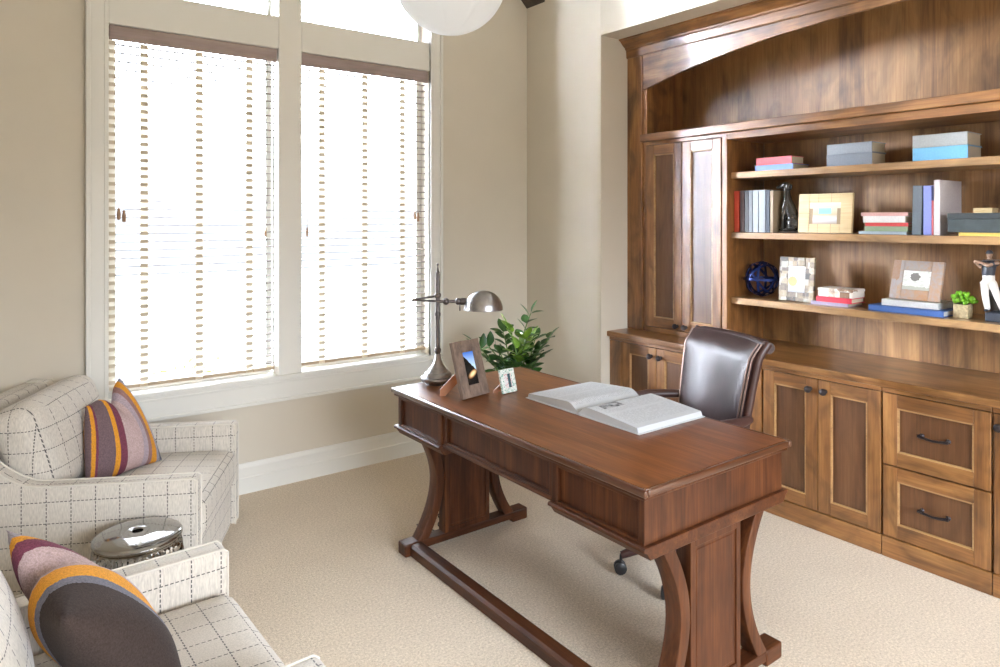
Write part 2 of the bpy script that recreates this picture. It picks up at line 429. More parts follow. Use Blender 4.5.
def pic(name, build):
    m, nt, bs = new_mat(name)
    bs.inputs['Roughness'].default_value = 0.25
    tc = N(nt, 'ShaderNodeTexCoord')
    build(nt, bs, tc)
    return m
def ramp(nt, src, stops, interp='LINEAR'):
    rp = N(nt, 'ShaderNodeValToRGB'); rp.color_ramp.interpolation = interp
    e = rp.color_ramp.elements
    e[0].position = stops[0][0]; e[0].color = rgba(stops[0][1]); e[1].position = stops[1][0]; e[1].color = rgba(stops[1][1])
    for p, c in stops[2:]:
        k = e.new(p); k.color = rgba(c)
    nt.links.new(src, rp.inputs['Fac'])
    return rp.outputs['Color']
def mth(nt, op, a, b=None, c=None):
    n = N(nt, 'ShaderNodeMath', operation=op)
    for i, v in enumerate((a, b, c)):
        if v is None: continue
        if isinstance(v, (int, float)): n.inputs[i].default_value = v
        else: nt.links.new(v, n.inputs[i])
    return n.outputs[0]
def mixc(nt, fac, a, b):
    mx = N(nt, 'ShaderNodeMix', data_type='RGBA')
    if isinstance(fac, float): mx.inputs['Factor'].default_value = fac
    else: nt.links.new(fac, mx.inputs['Factor'])
    for k, v in (('A', a), ('B', b)):
        if isinstance(v, tuple): mx.inputs[k].default_value = rgba(v)
        else: nt.links.new(v, mx.inputs[k])
    return mx.outputs['Result']
def uvz(nt, tc, au, av):
    s = N(nt, 'ShaderNodeSeparateXYZ'); nt.links.new(tc.outputs['Generated'], s.inputs[0])
    return s.outputs[au], s.outputs[av]

def b_sunset(nt, bs, tc):
    u, v = uvz(nt, tc, 'Y', 'Z')     # u 0..1 , v up
    sky = ramp(nt, v, [(0.55, (0.55, 0.75, 0.95)), (1.0, (0.03, 0.16, 0.65))])
    nz = N(nt, 'ShaderNodeTexNoise'); setin(nz, Scale=7.0, Detail=4.0); nt.links.new(tc.outputs['Generated'], nz.inputs['Vector'])
    hill = mth(nt, 'ADD', mth(nt, 'MULTIPLY', u, 0.52), mth(nt, 'MULTIPLY_ADD', nz.outputs['Fac'], 0.08, 0.36))
    below = mth(nt, 'LESS_THAN', v, hill)
    c = mixc(nt, below, sky, (0.008, 0.008, 0.008))
    dx = mth(nt, 'MULTIPLY', mth(nt, 'SUBTRACT', u, 0.42), 2.2); dy = mth(nt, 'MULTIPLY', mth(nt, 'SUBTRACT', v, mth(nt, 'MULTIPLY_ADD', u, -0.18, 0.40)), 9.0)
    d = mth(nt, 'SQRT', mth(nt, 'ADD', mth(nt, 'MULTIPLY', dx, dx), mth(nt, 'MULTIPLY', dy, dy)))
    g = mth(nt, 'MAXIMUM', mth(nt, 'SUBTRACT', 1.0, d), 0.0)
    gl = ramp(nt, g, [(0.0, (0.6, 0.16, 0.01)), (0.8, (1.0, 0.85, 0.45))])
    c = mixc(nt, mth(nt, 'MINIMUM', mth(nt, 'MULTIPLY', g, 2.0), 1.0), c, gl)
    nt.links.new(c, bs.inputs['Base Color'])
def b_child(nt, bs, tc):
    u, v = uvz(nt, tc, 'Y', 'Z')
    nz = N(nt, 'ShaderNodeTexNoise'); setin(nz, Scale=8.0, Detail=3.0); nt.links.new(tc.outputs['Generated'], nz.inputs['Vector'])
    c = ramp(nt, nz.outputs['Fac'], [(0.35, (0.55, 0.5, 0.5)), (0.5, (0.72, 0.72, 0.7)), (0.62, (0.5, 0.16, 0.14))])
    dk = mth(nt, 'LESS_THAN', mth(nt, 'ABSOLUTE', mth(nt, 'SUBTRACT', u, 0.32)), 0.17)
    c = mixc(nt, dk, c, (0.05, 0.09, 0.10))
    nt.links.new(c, bs.inputs['Base Color'])
def b_room(nt, bs, tc):
    u, v = uvz(nt, tc, 'Y', 'Z')
    c = ramp(nt, v, [(0.0, (0.35, 0.28, 0.2)), (0.25, (0.55, 0.56, 0.6)), (0.45, (0.5, 0.42, 0.28)), (0.8, (0.62, 0.56, 0.42)), (1.0, (0.75, 0.68, 0.5))])
    side = mth(nt, 'MULTIPLY', mth(nt, 'GREATER_THAN', mth(nt, 'ABSOLUTE', mth(nt, 'SUBTRACT', u, 0.5)), 0.38), mth(nt, 'LESS_THAN', v, 0.72))
    c = mixc(nt, side, c, (0.30, 0.22, 0.14))
    bx = mth(nt, 'MULTIPLY', mth(nt, 'LESS_THAN', mth(nt, 'ABSOLUTE', mth(nt, 'SUBTRACT', u, 0.5)), 0.2), mth(nt, 'LESS_THAN', mth(nt, 'ABSOLUTE', mth(nt, 'SUBTRACT', v, 0.6)), 0.13))
    c = mixc(nt, bx, c, (0.25, 0.55, 0.58))
    nt.links.new(c, bs.inputs['Base Color'])
def b_portrait(nt, bs, tc):
    u, v = uvz(nt, tc, 'Y', 'Z')
    nz = N(nt, 'ShaderNodeTexNoise'); setin(nz, Scale=6.0, Detail=4.0); nt.links.new(tc.outputs['Generated'], nz.inputs['Vector'])
    c = ramp(nt, nz.outputs['Fac'], [(0.35, (0.62, 0.64, 0.6)), (0.6, (0.85, 0.85, 0.83))])
    dx = mth(nt, 'MULTIPLY', mth(nt, 'SUBTRACT', u, 0.55), 3.4); dy = mth(nt, 'MULTIPLY', mth(nt, 'SUBTRACT', v, 0.68), 3.2)
    d = mth(nt, 'ADD', mth(nt, 'MULTIPLY', dx, dx), mth(nt, 'MULTIPLY', dy, dy))
    c = mixc(nt, mth(nt, 'LESS_THAN', mth(nt, 'ADD', d, mth(nt, 'MULTIPLY', nz.outputs['Fac'], 0.8)), 0.8), c, (0.20, 0.19, 0.18))
    low = mth(nt, 'LESS_THAN', v, mth(nt, 'MULTIPLY_ADD', nz.outputs['Fac'], 0.5, -0.05))
    c = mixc(nt, low, c, (0.45, 0.47, 0.40))
    nt.links.new(c, bs.inputs['Base Color'])
def b_kids(nt, bs, tc):
    u, v = uvz(nt, tc, 'Y', 'Z')
    nz = N(nt, 'ShaderNodeTexNoise'); setin(nz, Scale=7.0, Detail=3.0); nt.links.new(tc.outputs['Generated'], nz.inputs['Vector'])
    c = ramp(nt, v, [(0.0, (0.30, 0.33, 0.36)), (0.35, (0.60, 0.55, 0.48)), (0.65, (0.72, 0.68, 0.6)), (1.0, (0.85, 0.85, 0.83))])
    c = mixc(nt, mth(nt, 'MULTIPLY', nz.outputs['Fac'], 0.5), c, (0.35, 0.31, 0.28))
    dx = mth(nt, 'MULTIPLY', mth(nt, 'SUBTRACT', u, 0.72), 3.6); dy = mth(nt, 'MULTIPLY', mth(nt, 'SUBTRACT', v, 0.42), 5.0)
    d = mth(nt, 'ADD', mth(nt, 'MULTIPLY', dx, dx), mth(nt, 'MULTIPLY', dy, dy))
    c = mixc(nt, mth(nt, 'LESS_THAN', d, 0.8), c, (0.62, 0.33, 0.14))
    nt.links.new(c, bs.inputs['Base Color'])
M['p_sunset'] = pic('sunset_print', b_sunset); M['p_child'] = pic('snapshot_print', b_child)
M['p_room'] = pic('interior_print', b_room); M['p_portrait'] = pic('grey_print', b_portrait); M['p_kids'] = pic('family_print', b_kids)

def b_page(nt, bs, tc):
    # fine grey print in two columns, no readable characters
    s = N(nt, 'ShaderNodeSeparateXYZ'); nt.links.new(tc.outputs['Object'], s.inputs[0])
    x, y = s.outputs['X'], s.outputs['Y']
    ln = mth(nt, 'LESS_THAN', mth(nt, 'FRACT', mth(nt, 'DIVIDE', mth(nt, 'ADD', x, 4.0), 0.0105)), 0.5)
    nz = N(nt, 'ShaderNodeTexNoise'); setin(nz, Scale=110.0, Detail=2.0); nt.links.new(tc.outputs['Object'], nz.inputs['Vector'])
    w = mth(nt, 'GREATER_THAN', nz.outputs['Fac'], 0.46)
    mar = mth(nt, 'MULTIPLY', mth(nt, 'LESS_THAN', mth(nt, 'ABSOLUTE', mth(nt, 'ADD', x, 0.0)), 0.165), mth(nt, 'LESS_THAN', mth(nt, 'ABSOLUTE', mth(nt, 'SUBTRACT', mth(nt, 'ABSOLUTE', y), 0.155)), 0.125))
    gut = mth(nt, 'GREATER_THAN', mth(nt, 'ABSOLUTE', mth(nt, 'SUBTRACT', mth(nt, 'ABSOLUTE', y), 0.155)), 0.008)
    t = mth(nt, 'MULTIPLY', mth(nt, 'MULTIPLY', ln, w), mth(nt, 'MULTIPLY', mar, gut))
    c = mixc(nt, mth(nt, 'MULTIPLY', t, 0.34), (0.50, 0.52, 0.545), (0.16, 0.17, 0.19))
    n2 = N(nt, 'ShaderNodeTexNoise'); setin(n2, Scale=45.0, Detail=4.0); nt.links.new(tc.outputs['Object'], n2.inputs['Vector'])
    bx = mth(nt, 'MULTIPLY', mth(nt, 'LESS_THAN', mth(nt, 'ABSOLUTE', mth(nt, 'ADD', x, 0.085)), 0.055), mth(nt, 'LESS_THAN', mth(nt, 'ABSOLUTE', mth(nt, 'ADD', y, 0.065)), 0.04))
    pc = ramp(nt, n2.outputs['Fac'], [(0.40, (0.06, 0.06, 0.07)), (0.60, (0.40, 0.41, 0.43))])
    c = mixc(nt, bx, c, pc)
    nt.links.new(c, bs.inputs['Base Color'])
    bs.inputs['Roughness'].default_value = 0.6
M['page'] = pic('printed_page', b_page)

def b_tiles(cols, scale):
    def f_(nt, bs, tc):
        v = N(nt, 'ShaderNodeTexVoronoi', distance='CHEBYCHEV'); setin(v, Scale=scale, Randomness=0.45)
        nt.links.new(tc.outputs['Object'], v.inputs['Vector'])
        w = N(nt, 'ShaderNodeTexWhiteNoise', noise_dimensions='3D'); nt.links.new(v.outputs['Position'], w.inputs['Vector'])
        nz = N(nt, 'ShaderNodeTexNoise'); setin(nz, Scale=60.0, Detail=4.0); nt.links.new(tc.outputs['Object'], nz.inputs['Vector'])
        f2 = mth(nt, 'MULTIPLY_ADD', nz.outputs['Fac'], 0.5, mth(nt, 'MULTIPLY_ADD', w.outputs['Value'], 0.8, -0.15))
        c = ramp(nt, f2, cols)
        nt.links.new(c, bs.inputs['Base Color']); bs.inputs['Roughness'].default_value = 0.4
    return f_
M['mosaic'] = pic('horn_mosaic', b_tiles([(0.1, (0.035, 0.028, 0.022)), (0.35, (0.14, 0.10, 0.07)), (0.6, (0.28, 0.21, 0.12)), (0.85, (0.34, 0.31, 0.25))], 30.0))
M['mosaic_g'] = pic('shell_mosaic', b_tiles([(0.1, (0.10, 0.28, 0.20)), (0.35, (0.45, 0.55, 0.50)), (0.6, (0.62, 0.63, 0.58)), (0.9, (0.70, 0.70, 0.66))], 170.0))
M['copper'] = pic('patinated_copper', b_tiles([(0.1, (0.30, 0.15, 0.075)), (0.4, (0.33, 0.21, 0.15)), (0.65, (0.32, 0.28, 0.26)), (0.95, (0.42, 0.21, 0.085))], 7.0))
M['patterned'] = pic('patterned_paper', b_tiles([(0.2, (0.22, 0.13, 0.08)), (0.4, (0.60, 0.50, 0.40)), (0.55, (0.74, 0.70, 0.64)), (0.9, (0.74, 0.70, 0.64))], 18.0))
M['bone'] = wood('pale_bone', (0.44, 0.31, 0.14), (0.56, 0.42, 0.22), (0.62, 0.50, 0.31), 'y', rough=0.4, blotch=0.12, coat=0.1)
M['barn'] = wood('weathered_barnwood', (0.06, 0.045, 0.036), (0.17, 0.115, 0.085), (0.27, 0.19, 0.14), 'z', rough=0.7, coat=0.0, blotch=0.5, scale=2.2, bump=0.3)
M['strut'] = flat('red_brown_easel_back', (0.30, 0.115, 0.045), 0.5)
M['orbblue'] = flat('cobalt_metal', (0.012, 0.026, 0.12), 0.22, metal=0.6)
M['statue'] = flat('polished_black_stone', (0.02, 0.018, 0.017), 0.12, coat=0.5)
M['golf_dark'] = flat('figure_dark_paint', (0.03, 0.035, 0.05), 0.4)
M['golf_white'] = flat('figure_white_paint', (0.66, 0.64, 0.60), 0.4)
M['golf_skin'] = flat('figure_bronze_skin', (0.30, 0.19, 0.13), 0.35)
M['succ'] = flat('succulent_leaf', (0.17, 0.42, 0.02), 0.4, noise=0.3, nscale=30)
M['burlap'] = flat('woven_pot', (0.42, 0.33, 0.19), 0.8, noise=0.3, nscale=90)

# ------------------------------------------------------------------ the room
YW, XR, YA, XB = 4.004, 3.25, 3.234, 3.90      # window wall, right wall, alcove side, alcove back
XL, YB, ZC = -0.95, -2.7, 4.5
ZAT = 2.757                                      # alcove soffit
struct(MB().box(XL - 0.2, XB + 0.2, YB - 0.2, YW + 0.2, -0.12, 0.0).build('floor', M['carpet']))
WX0, WX1, WZ0, WZ1 = 0.512, 2.404, 0.64, 3.75
w = MB()
w.box(XL - 0.2, WX0, YW, YW + 0.16, 0, ZC + 0.1).box(WX1, XB + 0.2, YW, YW + 0.16, 0, ZC + 0.1)
w.box(WX0, WX1, YW, YW + 0.16, 0, WZ0).box(WX0, WX1, YW, YW + 0.16, WZ1, ZC + 0.1)
struct(w.build('wall_window', M['wall']))
w = MB()
w.box(XR, XB + 0.2, YA, YW, 0, 3.35, 0.004).box(XR, XB + 0.2, -0.674, YA, ZAT, 3.35, 0.0)
w.box(XB, XB + 0.2, -0.674, YA, 0, ZAT).box(XR, XB + 0.2, YB - 0.2, -0.674, 0, 3.35)
struct(w.build('wall_right', M['wall']))
w = MB(); w.box(XL - 0.16, XL, YB - 0.2, YW, 0, ZC + 0.1)
struct(w.build('wall_left', M['wall']))
BX0, BX1, BZ1 = 0.1, 2.9, 2.6                    # unseen opening added behind the camera to let in fill light
w = MB()
w.box(XL, BX0, YB - 0.16, YB, 0, ZC + 0.1).box(BX1, XB, YB - 0.16, YB, 0, ZC + 0.1).box(BX0, BX1, YB - 0.16, YB, BZ1, ZC + 0.1)
struct(w.build('wall_back', M['wall']))
w = MB()
w.prism([(XL - 0.2, ZC), (1.95, ZC), (XR + 0.05, 3.2), (XB + 0.2, 3.2), (XB + 0.2, ZC + 0.12), (XL - 0.2, ZC + 0.12)], 'y', YB - 0.2, YW + 0.1)
struct(w.build('ceiling', M['ceil']))
# sloping rafter on the window wall
w = MB()
dx, dz = -1.3, 1.3
w.prism([(XR, 3.12), (XR, 3.30), (XR - 1.30, 4.5), (XR - 1.44, 4.5)], 'y', YW - 0.205, YW)
tag(w.build('ceiling_rafter', M['beam']), 'dark wooden rafter rising from the top of the room corner', 'beam')
# baseboards
def base_profile(): return [(0, 0), (0.018, 0), (0.018, 0.088), (0.014, 0.094), (0.014, 0.145), (0.006, 0.168), (0, 0.170)]
struct(MB().prism([(YW - p[0], p[1]) for p in base_profile()], 'x', XL, XR).build('baseboard_window', M['trim']))
struct(MB().prism([(XR - p[0], p[1]) for p in base_profile()], 'y', YA, YW - 0.018).build('baseboard_right', M['trim']))
struct(MB().prism([(XL + p[0], p[1]) for p in base_profile()], 'y', YB, YW - 0.018).build('baseboard_left', M['trim']))
# window casing, sill and mullions
t = MB()
yo = YW - 0.022
def casing_v(x0, x1):
    t.box(x0, x1, yo, YW, 0.60, WZ1 + 0.12, 0.003)
t.box(0.411, 0.512, yo, YW, 0.62, WZ1 + 0.1, 0.003); t.box(0.411, 0.432, yo - 0.012, YW, 0.62, WZ1 + 0.1, 0.004); t.box(0.492, 0.512, yo - 0.005, YW, 0.62, WZ1, 0.003)
t.box(2.404, 2.498, yo, YW, 0.62, WZ1 + 0.1, 0.003); t.box(2.477, 2.498, yo - 0.012, YW, 0.62, WZ1 + 0.1, 0.004); t.box(2.404, 2.424, yo - 0.005, YW, 0.62, WZ1, 0.003)
t.box(0.411, 2.498, yo, YW, WZ1, WZ1 + 0.1, 0.003)
t.box(0.411, 2.498, yo - 0.012, YW + 0.104, 0.622, 0.643, 0.004)
t.box(0.411, 2.498, yo, YW, 0.505, 0.622, 0.003); t.box(0.411, 2.498, yo - 0.010, YW, 0.493, 0.512, 0.004)
t.box(0.411, 2.498, yo - 0.005, YW, 0.598, 0.610, 0.003)
t.box(1.382, 1.520, yo + 0.010, YW + 0.10, 0.64, WZ1, 0.004)
t.box(0.512, 1.382, yo + 0.010, YW + 0.10, 2.545, 2.732, 0.004).box(1.520, 2.404, yo + 0.010, YW + 0.10, 2.545, 2.732, 0.004)
struct(t.build('trim_1', M['trim']))
# window sashes with panes
def sash(name, x0, x1, z0, z1, s=0.035):
    y0, y1 = YW + 0.105, YW + 0.14
    b = MB()
    b.box(x0, x0 + s, y0, y1, z0, z1, 0.003).box(x1 - s, x1, y0, y1, z0, z1, 0.003).box(x0 + s, x1 - s, y0, y1, z0, z0 + s, 0.003).box(x0 + s, x1 - s, y0, y1, z1 - s, z1, 0.003)
    o = struct(b.build(name, M['trim']))
    ROOT[o.name] = (0, 0, 0)
    MB().box(x0 + s, x1 - s, y0 + 0.015, y0 + 0.019, z0 + s, z1 - s).build('pane', M['glass'], o)
sash('window_1', 0.512, 1.382, 0.64, 2.545); sash('window_2', 1.520, 2.404, 0.64, 2.545)
sash('window_3', 0.512, 1.382, 2.732, WZ1, 0.025); sash('window_4', 1.520, 2.404, 2.732, WZ1, 0.025)
# ground outside
g = MB(); g.box(-14, 16, YW + 0.2, 30, -0.75, -0.65); struct(g.build('ground', M['ground']))

# ------------------------------------------------------------------ blinds
def blind(label, x0, x1, tapes, wand_x, tassel_x):
    yb = YW + 0.052
    t = thing('window_blind', label, 'blind', ((x0 + x1) / 2, yb, 0.655), 0, 'wooden window blinds')
    MB().box(x0 + 0.006, x1 - 0.004, yb - 0.048, yb - 0.036, 2.468, 2.544, 0.004).box(x0 + 0.006, x1 - 0.004, yb - 0.036, yb + 0.03, 2.50, 2.54).build('valance', M['valance'], t, world=True)
    b = MB(); z = 2.455; n = 0; ZS = []
    tilt = R(4)
    while z > 0.70:
        Mx = Matrix.Translation((0, yb, z)) @ Matrix.Rotation(tilt, 4, 'X')
        b.box(x0 + 0.012, x1 - 0.012, -0.024, 0.024, -0.0020, 0.0020, M=Mx); ZS.append(z)
        z -= 0.0425; n += 1
    b.build('slats', M['slat'], t, world=True)
    MB().box(x0 + 0.010, x1 - 0.010, yb - 0.026, yb + 0.026, 0.672, 0.690, 0.003).build('bottom_rail', M['rail'], t, world=True)
    for tx in tapes:
        b = MB(); b.box(tx - 0.019, tx + 0.019, yb - 0.0285, yb - 0.0278, 0.672, 2.47, mi=0)
        for z in ZS: b.box(tx - 0.019, tx + 0.019, yb - 0.0295, yb - 0.0272, z - 0.0095, z + 0.0095, mi=1)  # band at each slat stands in for its shade on the tape
        b.build('ladder_tape', [M['tape'], M['tape_shade']], t, world=True)
    w = MB()
    w.tube([(wand_x, yb - 0.033, 2.48), (wand_x, yb - 0.033, 1.50)], 0.0016, 6)
    wo = w.build('lift_cord', M['cord'], t, world=True)
    MB().lathe([(0.0, 0), (0.006, 0.004), (0.007, 0.03), (0.004, 0.055), (0.0, 0.06)], (wand_x, yb - 0.033, 1.445), 12).build('tassel', M['tassel'], wo, 50, world=True)
    w = MB()
    for k, dx_ in enumerate((-0.012, 0.012)):
        w.tube([(tassel_x + dx_, yb - 0.033, 2.48), (tassel_x + dx_, yb - 0.033, 1.60)], 0.0012, 6)
    c = w.build('tilt_cord', M['cord'], t, world=True)
    for k, dx_ in enumerate((-0.012, 0.012)):
        MB().lathe([(0.0, 0), (0.009, 0.006), (0.010, 0.035), (0.006, 0.055), (0.009, 0.06), (0.0, 0.066)], (tassel_x + dx_, yb - 0.033, 1.545 - 0.012 * k), 12).build('tassel', M['tassel'], c, 50, world=True)
blind('wooden slat blind in the left window, over the striped cushion chair', 0.512, 1.382, (0.53, 0.682, 0.955, 1.225), 1.315, 0.575)
blind('wooden slat blind in the right window, behind the desk lamp', 1.520, 2.404, (1.66, 1.945, 2.215), 1.565, 2.318)
# a little garden shrub outside the left window
b = MB()
for k in range(260):
    a = random.uniform(0, 2 * PI); rr = 0.42 * math.sqrt(random.random()); zz = random.uniform(-0.6, 0.12) 
    c_ = Vector((1.75 + rr * math.cos(a), 7.4 + rr * math.sin(a), zz * (1 - 0.4 * rr)))
    s = random.uniform(0.03, 0.07)
    Mx = Matrix.Translation(c_) @ Euler((random.uniform(0, 6), random.uniform(0, 6), random.uniform(0, 6))).to_matrix().to_4x4()
    b.ball((0, 0, 0), (s, s * 0.5, s * 0.12), sub=1, M=Mx)
b.tube([(1.75, 7.4, -0.66), (1.75, 7.4, -0.2)], 0.02)
tag(b.build('garden_shrub', M['shrub']), 'small yellow-green shrub outside, low behind the left window blind', 'shrub')

# ------------------------------------------------------------------ built-in cabinetry
def ring(mb, X, y0, y1, z0, z1, wd, th, bev=0.003, mi_s=0, mi_r=1):
    """door frame: two upright stiles and two rails; front face at X, looks to -x"""
    mb.box(X, X + th, y0, y0 + wd, z0, z1, bev, mi_s).box(X, X + th, y1 - wd, y1, z0, z1, bev, mi_s)
    mb.box(X, X + th, y0 + wd, y1 - wd, z0, z0 + wd, bev, mi_r).box(X, X + th, y0 + wd, y1 - wd, z1 - wd, z1, bev, mi_r)
def knob(parent, X, y, z):
    Mx = Matrix.Translation((X, y, z)) @ Matrix.Rotation(-PI / 2, 4, 'Y')
    MB().lathe([(0.011, 0), (0.011, 0.003), (0.006, 0.006), (0.006, 0.013), (0.013, 0.017), (0.0175, 0.024), (0.016, 0.031), (0.009, 0.036), (0.0, 0.037)], (0, 0, 0), 20, M=Mx).build('knob', M['bronze'], parent, 40, world=True)
def pull(parent, X, y, z, L=0.105):
    b = MB()
    for s in (-1, 1):
        Mx = Matrix.Translation((X, y + s * L / 2, z)) @ Matrix.Rotation(-PI / 2, 4, 'Y')
        b.lathe([(0.010, 0), (0.010, 0.004), (0.006, 0.008), (0.006, 0.022), (0.008, 0.027), (0.0, 0.030)], (0, 0, 0), 14, M=Mx)
    b.tube([(X - 0.024, y - L / 2 - 0.008, z), (X - 0.028, y - L / 4, z - 0.004), (X - 0.029, y, z - 0.006), (X - 0.028, y + L / 4, z - 0.004), (X - 0.024, y + L / 2 + 0.008, z)], 0.0055, 10, rad=[0.0075, 0.0055, 0.005, 0.0055, 0.0075])
    b.build('handle', M['bronze'], parent, 40, world=True)
def front(kind, parent, X, y0, y1, z0, z1, wd=0.062):
    g_ = 0.0018
    b = MB(); ring(b, X, y0 + g_, y1 - g_, z0 + g_, z1 - g_, wd, 0.022)
    # bead around the recess
    yi0, yi1, zi0, zi1 = y0 + wd, y1 - wd, z0 + wd, z1 - wd
    ring(b, X + 0.0015, yi0 - 0.001, yi1 + 0.001, zi0 - 0.001, zi1 + 0.001, 0.010, 0.016, 0.003, 2, 2)
    o = b.build(kind, [M['bw_z'], M['bw_y'], M['bead']], parent, world=True)
    p = MB()
    p.box(X + 0.013, X + 0.021, yi0 + 0.005, yi1 - 0.005, zi0 + 0.005, zi1 - 0.005)
    p.build('panel', M['bw_panel'], o, world=True)
    return o
XF = 3.33
def base_unit(label, y0, y1, cells, group=None):
    t = thing('base_cabinet', label, 'cabinet', (XF + 0.28, (y0 + y1) / 2, 0.0), 0, 'base cabinets')
    b = MB()
    b.box(XF + 0.0225, XB - 0.006, y0, y1, 0.09, 0.7795, 0.0, 0)
    b.box(XF - 0.006, XB - 0.006, y0, y1, 0.0, 0.092, 0.004, 1)
    b.box(XF - 0.002, XF + 0.03, y0, y1, 0.7565, 0.7795, 0.002, 1)
    b.build('body', [M['bw_z'], M['bw_y']], t, world=True)
    for c in cells:
        o = front(c[0], t, XF, *c[1:5])
        if c[0] == 'door' and c[5] is not None: knob(o, XF, c[5], 0.70)
        if c[0] == 'drawer': pull(o, XF + 0.013, (c[1] + c[2]) / 2, (c[3] + c[4]) / 2)
    return t
ZD0, ZD1 = 0.094, 0.754
u = base_unit('wooden base cabinet with two panelled doors at the far end, beside the wall', 2.552, YA - 0.002, [('door', 2.838, 3.121, ZD0, ZD1, 2.875), ('door', 2.555, 2.838, ZD0, ZD1, 2.80)])
MB().box(XF, XF + 0.0225, 3.124, YA - 0.003, 0.094, 0.754, 0.002).build('filler_stile', M['bw_z'], u, world=True)
base_unit('wooden base cabinet with one panelled door, behind the leather desk chair', 2.112, 2.550, [('door', 2.116, 2.548, ZD0, ZD1, None)])
base_unit('wooden base cabinet with two panelled doors and dark knobs, right of the desk chair', 1.501, 2.110, [('door', 1.806, 2.108, ZD0, ZD1, 1.845), ('door', 1.503, 1.806, ZD0, ZD1, 1.768)])
base_unit('wooden base cabinet of two stacked drawers with dark bar handles', 1.063, 1.499, [('drawer', 1.066, 1.497, 0.424, ZD1), ('drawer', 1.066, 1.497, ZD0, 0.421)])
base_unit('wooden base cabinet right of the drawers, only its edge and a knob showing', 0.452, 1.061, [('door', 0.757, 1.059, ZD0, ZD1, 1.035), ('door', 0.454, 0.757, ZD0, ZD1, 0.49)])
XC = 3.302
ct = MB(); ct.box(XC, XB - 0.004, -0.66, YA - 0.001, 0.780, 0.815, 0.006)
tag(ct.build('worktop', M['bw_counter']), 'long polished wooden worktop over the base cabinets', 'worktop')

XU = 3.50
YM = 1.28                                          # middle of the bookcase
def tall_unit(label, y0, y1, kn):
    t = thing('tall_cupboard', label, 'cupboard', (XU + 0.2, (y0 + y1) / 2, 0.815))
    b = MB()
    b.box(XU + 0.0225, XB - 0.006, y0, y1, 0.8155, 2.06, 0, 0)
    b.box(XU + 0.002, XU + 0.0225, y0, y1, 0.8155, 0.848, 0.002, 1); b.box(XU + 0.002, XU + 0.0225, y0, y1, 2.037, 2.06, 0.002, 1)
    b.build('body', [M['bw_z'], M['bw_y']], t, world=True)
    ym = (y0 + y1) / 2
    d = front('door', t, XU, ym, y1 - 0.004, 0.850, 2.035, 0.062); knob(d, XU, ym + 0.034, 0.878)
    d = front('door', t, XU, y0 + 0.004, ym, 0.850, 2.035, 0.062); knob(d, XU, ym - 0.034, 0.878)
tall_unit('tall wooden cupboard with two panelled doors on the worktop', 2.484, 3.071, 1)
# open shelves
t = thing('bookshelf', 'open wooden bookshelf with three long shelves above the worktop', 'bookshelf', (XU + 0.2, YM, 0.815))
BY0, BY1 = 2 * YM - 2.449, 2.449
MB().box(XU, XB - 0.02, BY1, 2.4835, 0.8155, 2.06, 0.002).build('side_panel', M['bw_z'], t, world=True)
MB().box(XU, XB - 0.02, BY0 - 0.0345, BY0, 0.8155, 2.06, 0.002).build('side_panel', M['bw_z'], t, world=True)
MB().box(XB - 0.018, XB - 0.006, BY0, BY1, 0.8155, 2.06).build('back_panel', M['bw_back'], t, world=True)
MB().box(XU, XB - 0.019, BY0 + 0.0005, BY1 - 0.0005, 2.018, 2.06, 0.002).build('top_rail', M['bw_y'], t, world=True)
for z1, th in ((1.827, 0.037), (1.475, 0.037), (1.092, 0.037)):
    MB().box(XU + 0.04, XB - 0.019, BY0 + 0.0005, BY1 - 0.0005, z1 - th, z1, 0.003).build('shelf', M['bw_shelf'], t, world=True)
# arched hood over everything
t = thing('bookcase_hood', 'arched wooden hood with crown moulding across the top of the bookcase', 'bookcase', (XU + 0.2, YM, 0.816))
for (a, b_) in ((3.102, YA - 0.002), (2 * YM - YA + 0.02, 2 * YM - 3.102)):
    m_ = MB(); m_.box(XU, XU + 0.03, a, b_, 0.8155, 2.70, 0.002); m_.box(XU + 0.012, XU + 0.03, a - 0.03 if a > 0 else b_, a if a > 0 else b_ + 0.03, 0.8155, 2.64)
    m_.build('pilaster', M['bw_z'], t, world=True)
for (a, b_) in ((3.073, 3.10), (2 * YM - 3.10, 2 * YM - 3.073)):
    MB().box(XU + 0.03, XB - 0.02, a, b_, 2.11, 2.70).build('niche_side', M['bw_z'], t, world=True)
MB().box(XU - 0.022, XB - 0.019, 2 * YM - 3.101, 3.101, 2.0605, 2.110, 0.004).build('ledge', M['bw_y'], t, world=True)
MB().box(XB - 0.018, XB - 0.006, 2 * YM - 3.2, 3.2, 2.0605, 2.70).build('back_panel', M['bw_back'], t, world=True)
arch = []
for k in range(41):
    y = 3.100 + (2 * YM - 3.100 - 3.100) * k / 40
    arch.append((y, 2.592 - 0.043 * (abs(y - YM) / 0.99) ** 2.42))
MB().prism(arch + [(2 * YM - 3.100, 2.70), (3.100, 2.70)], 'x', XU + 0.003, XU + 0.025, 0.002).build('arch_board', M['bw_y'], t, world=True)
cr = [(XU + 0.03, 2.636), (XU - 0.006, 2.636), (XU - 0.008, 2.642), (XU - 0.012, 2.690), (XU - 0.020, 2.694), (XU - 0.022, 2.704), (XU - 0.035, 2.712), (XU - 0.058, 2.732), (XU - 0.070, 2.744), (XU - 0.082, 2.748), (XU - 0.082, 2.7565), (XU + 0.03, 2.7565)]
MB().prism(cr, 'y', 2 * YM - YA + 0.02, YA - 0.001, 0).build('crown', M['bw_y'], t, world=True)

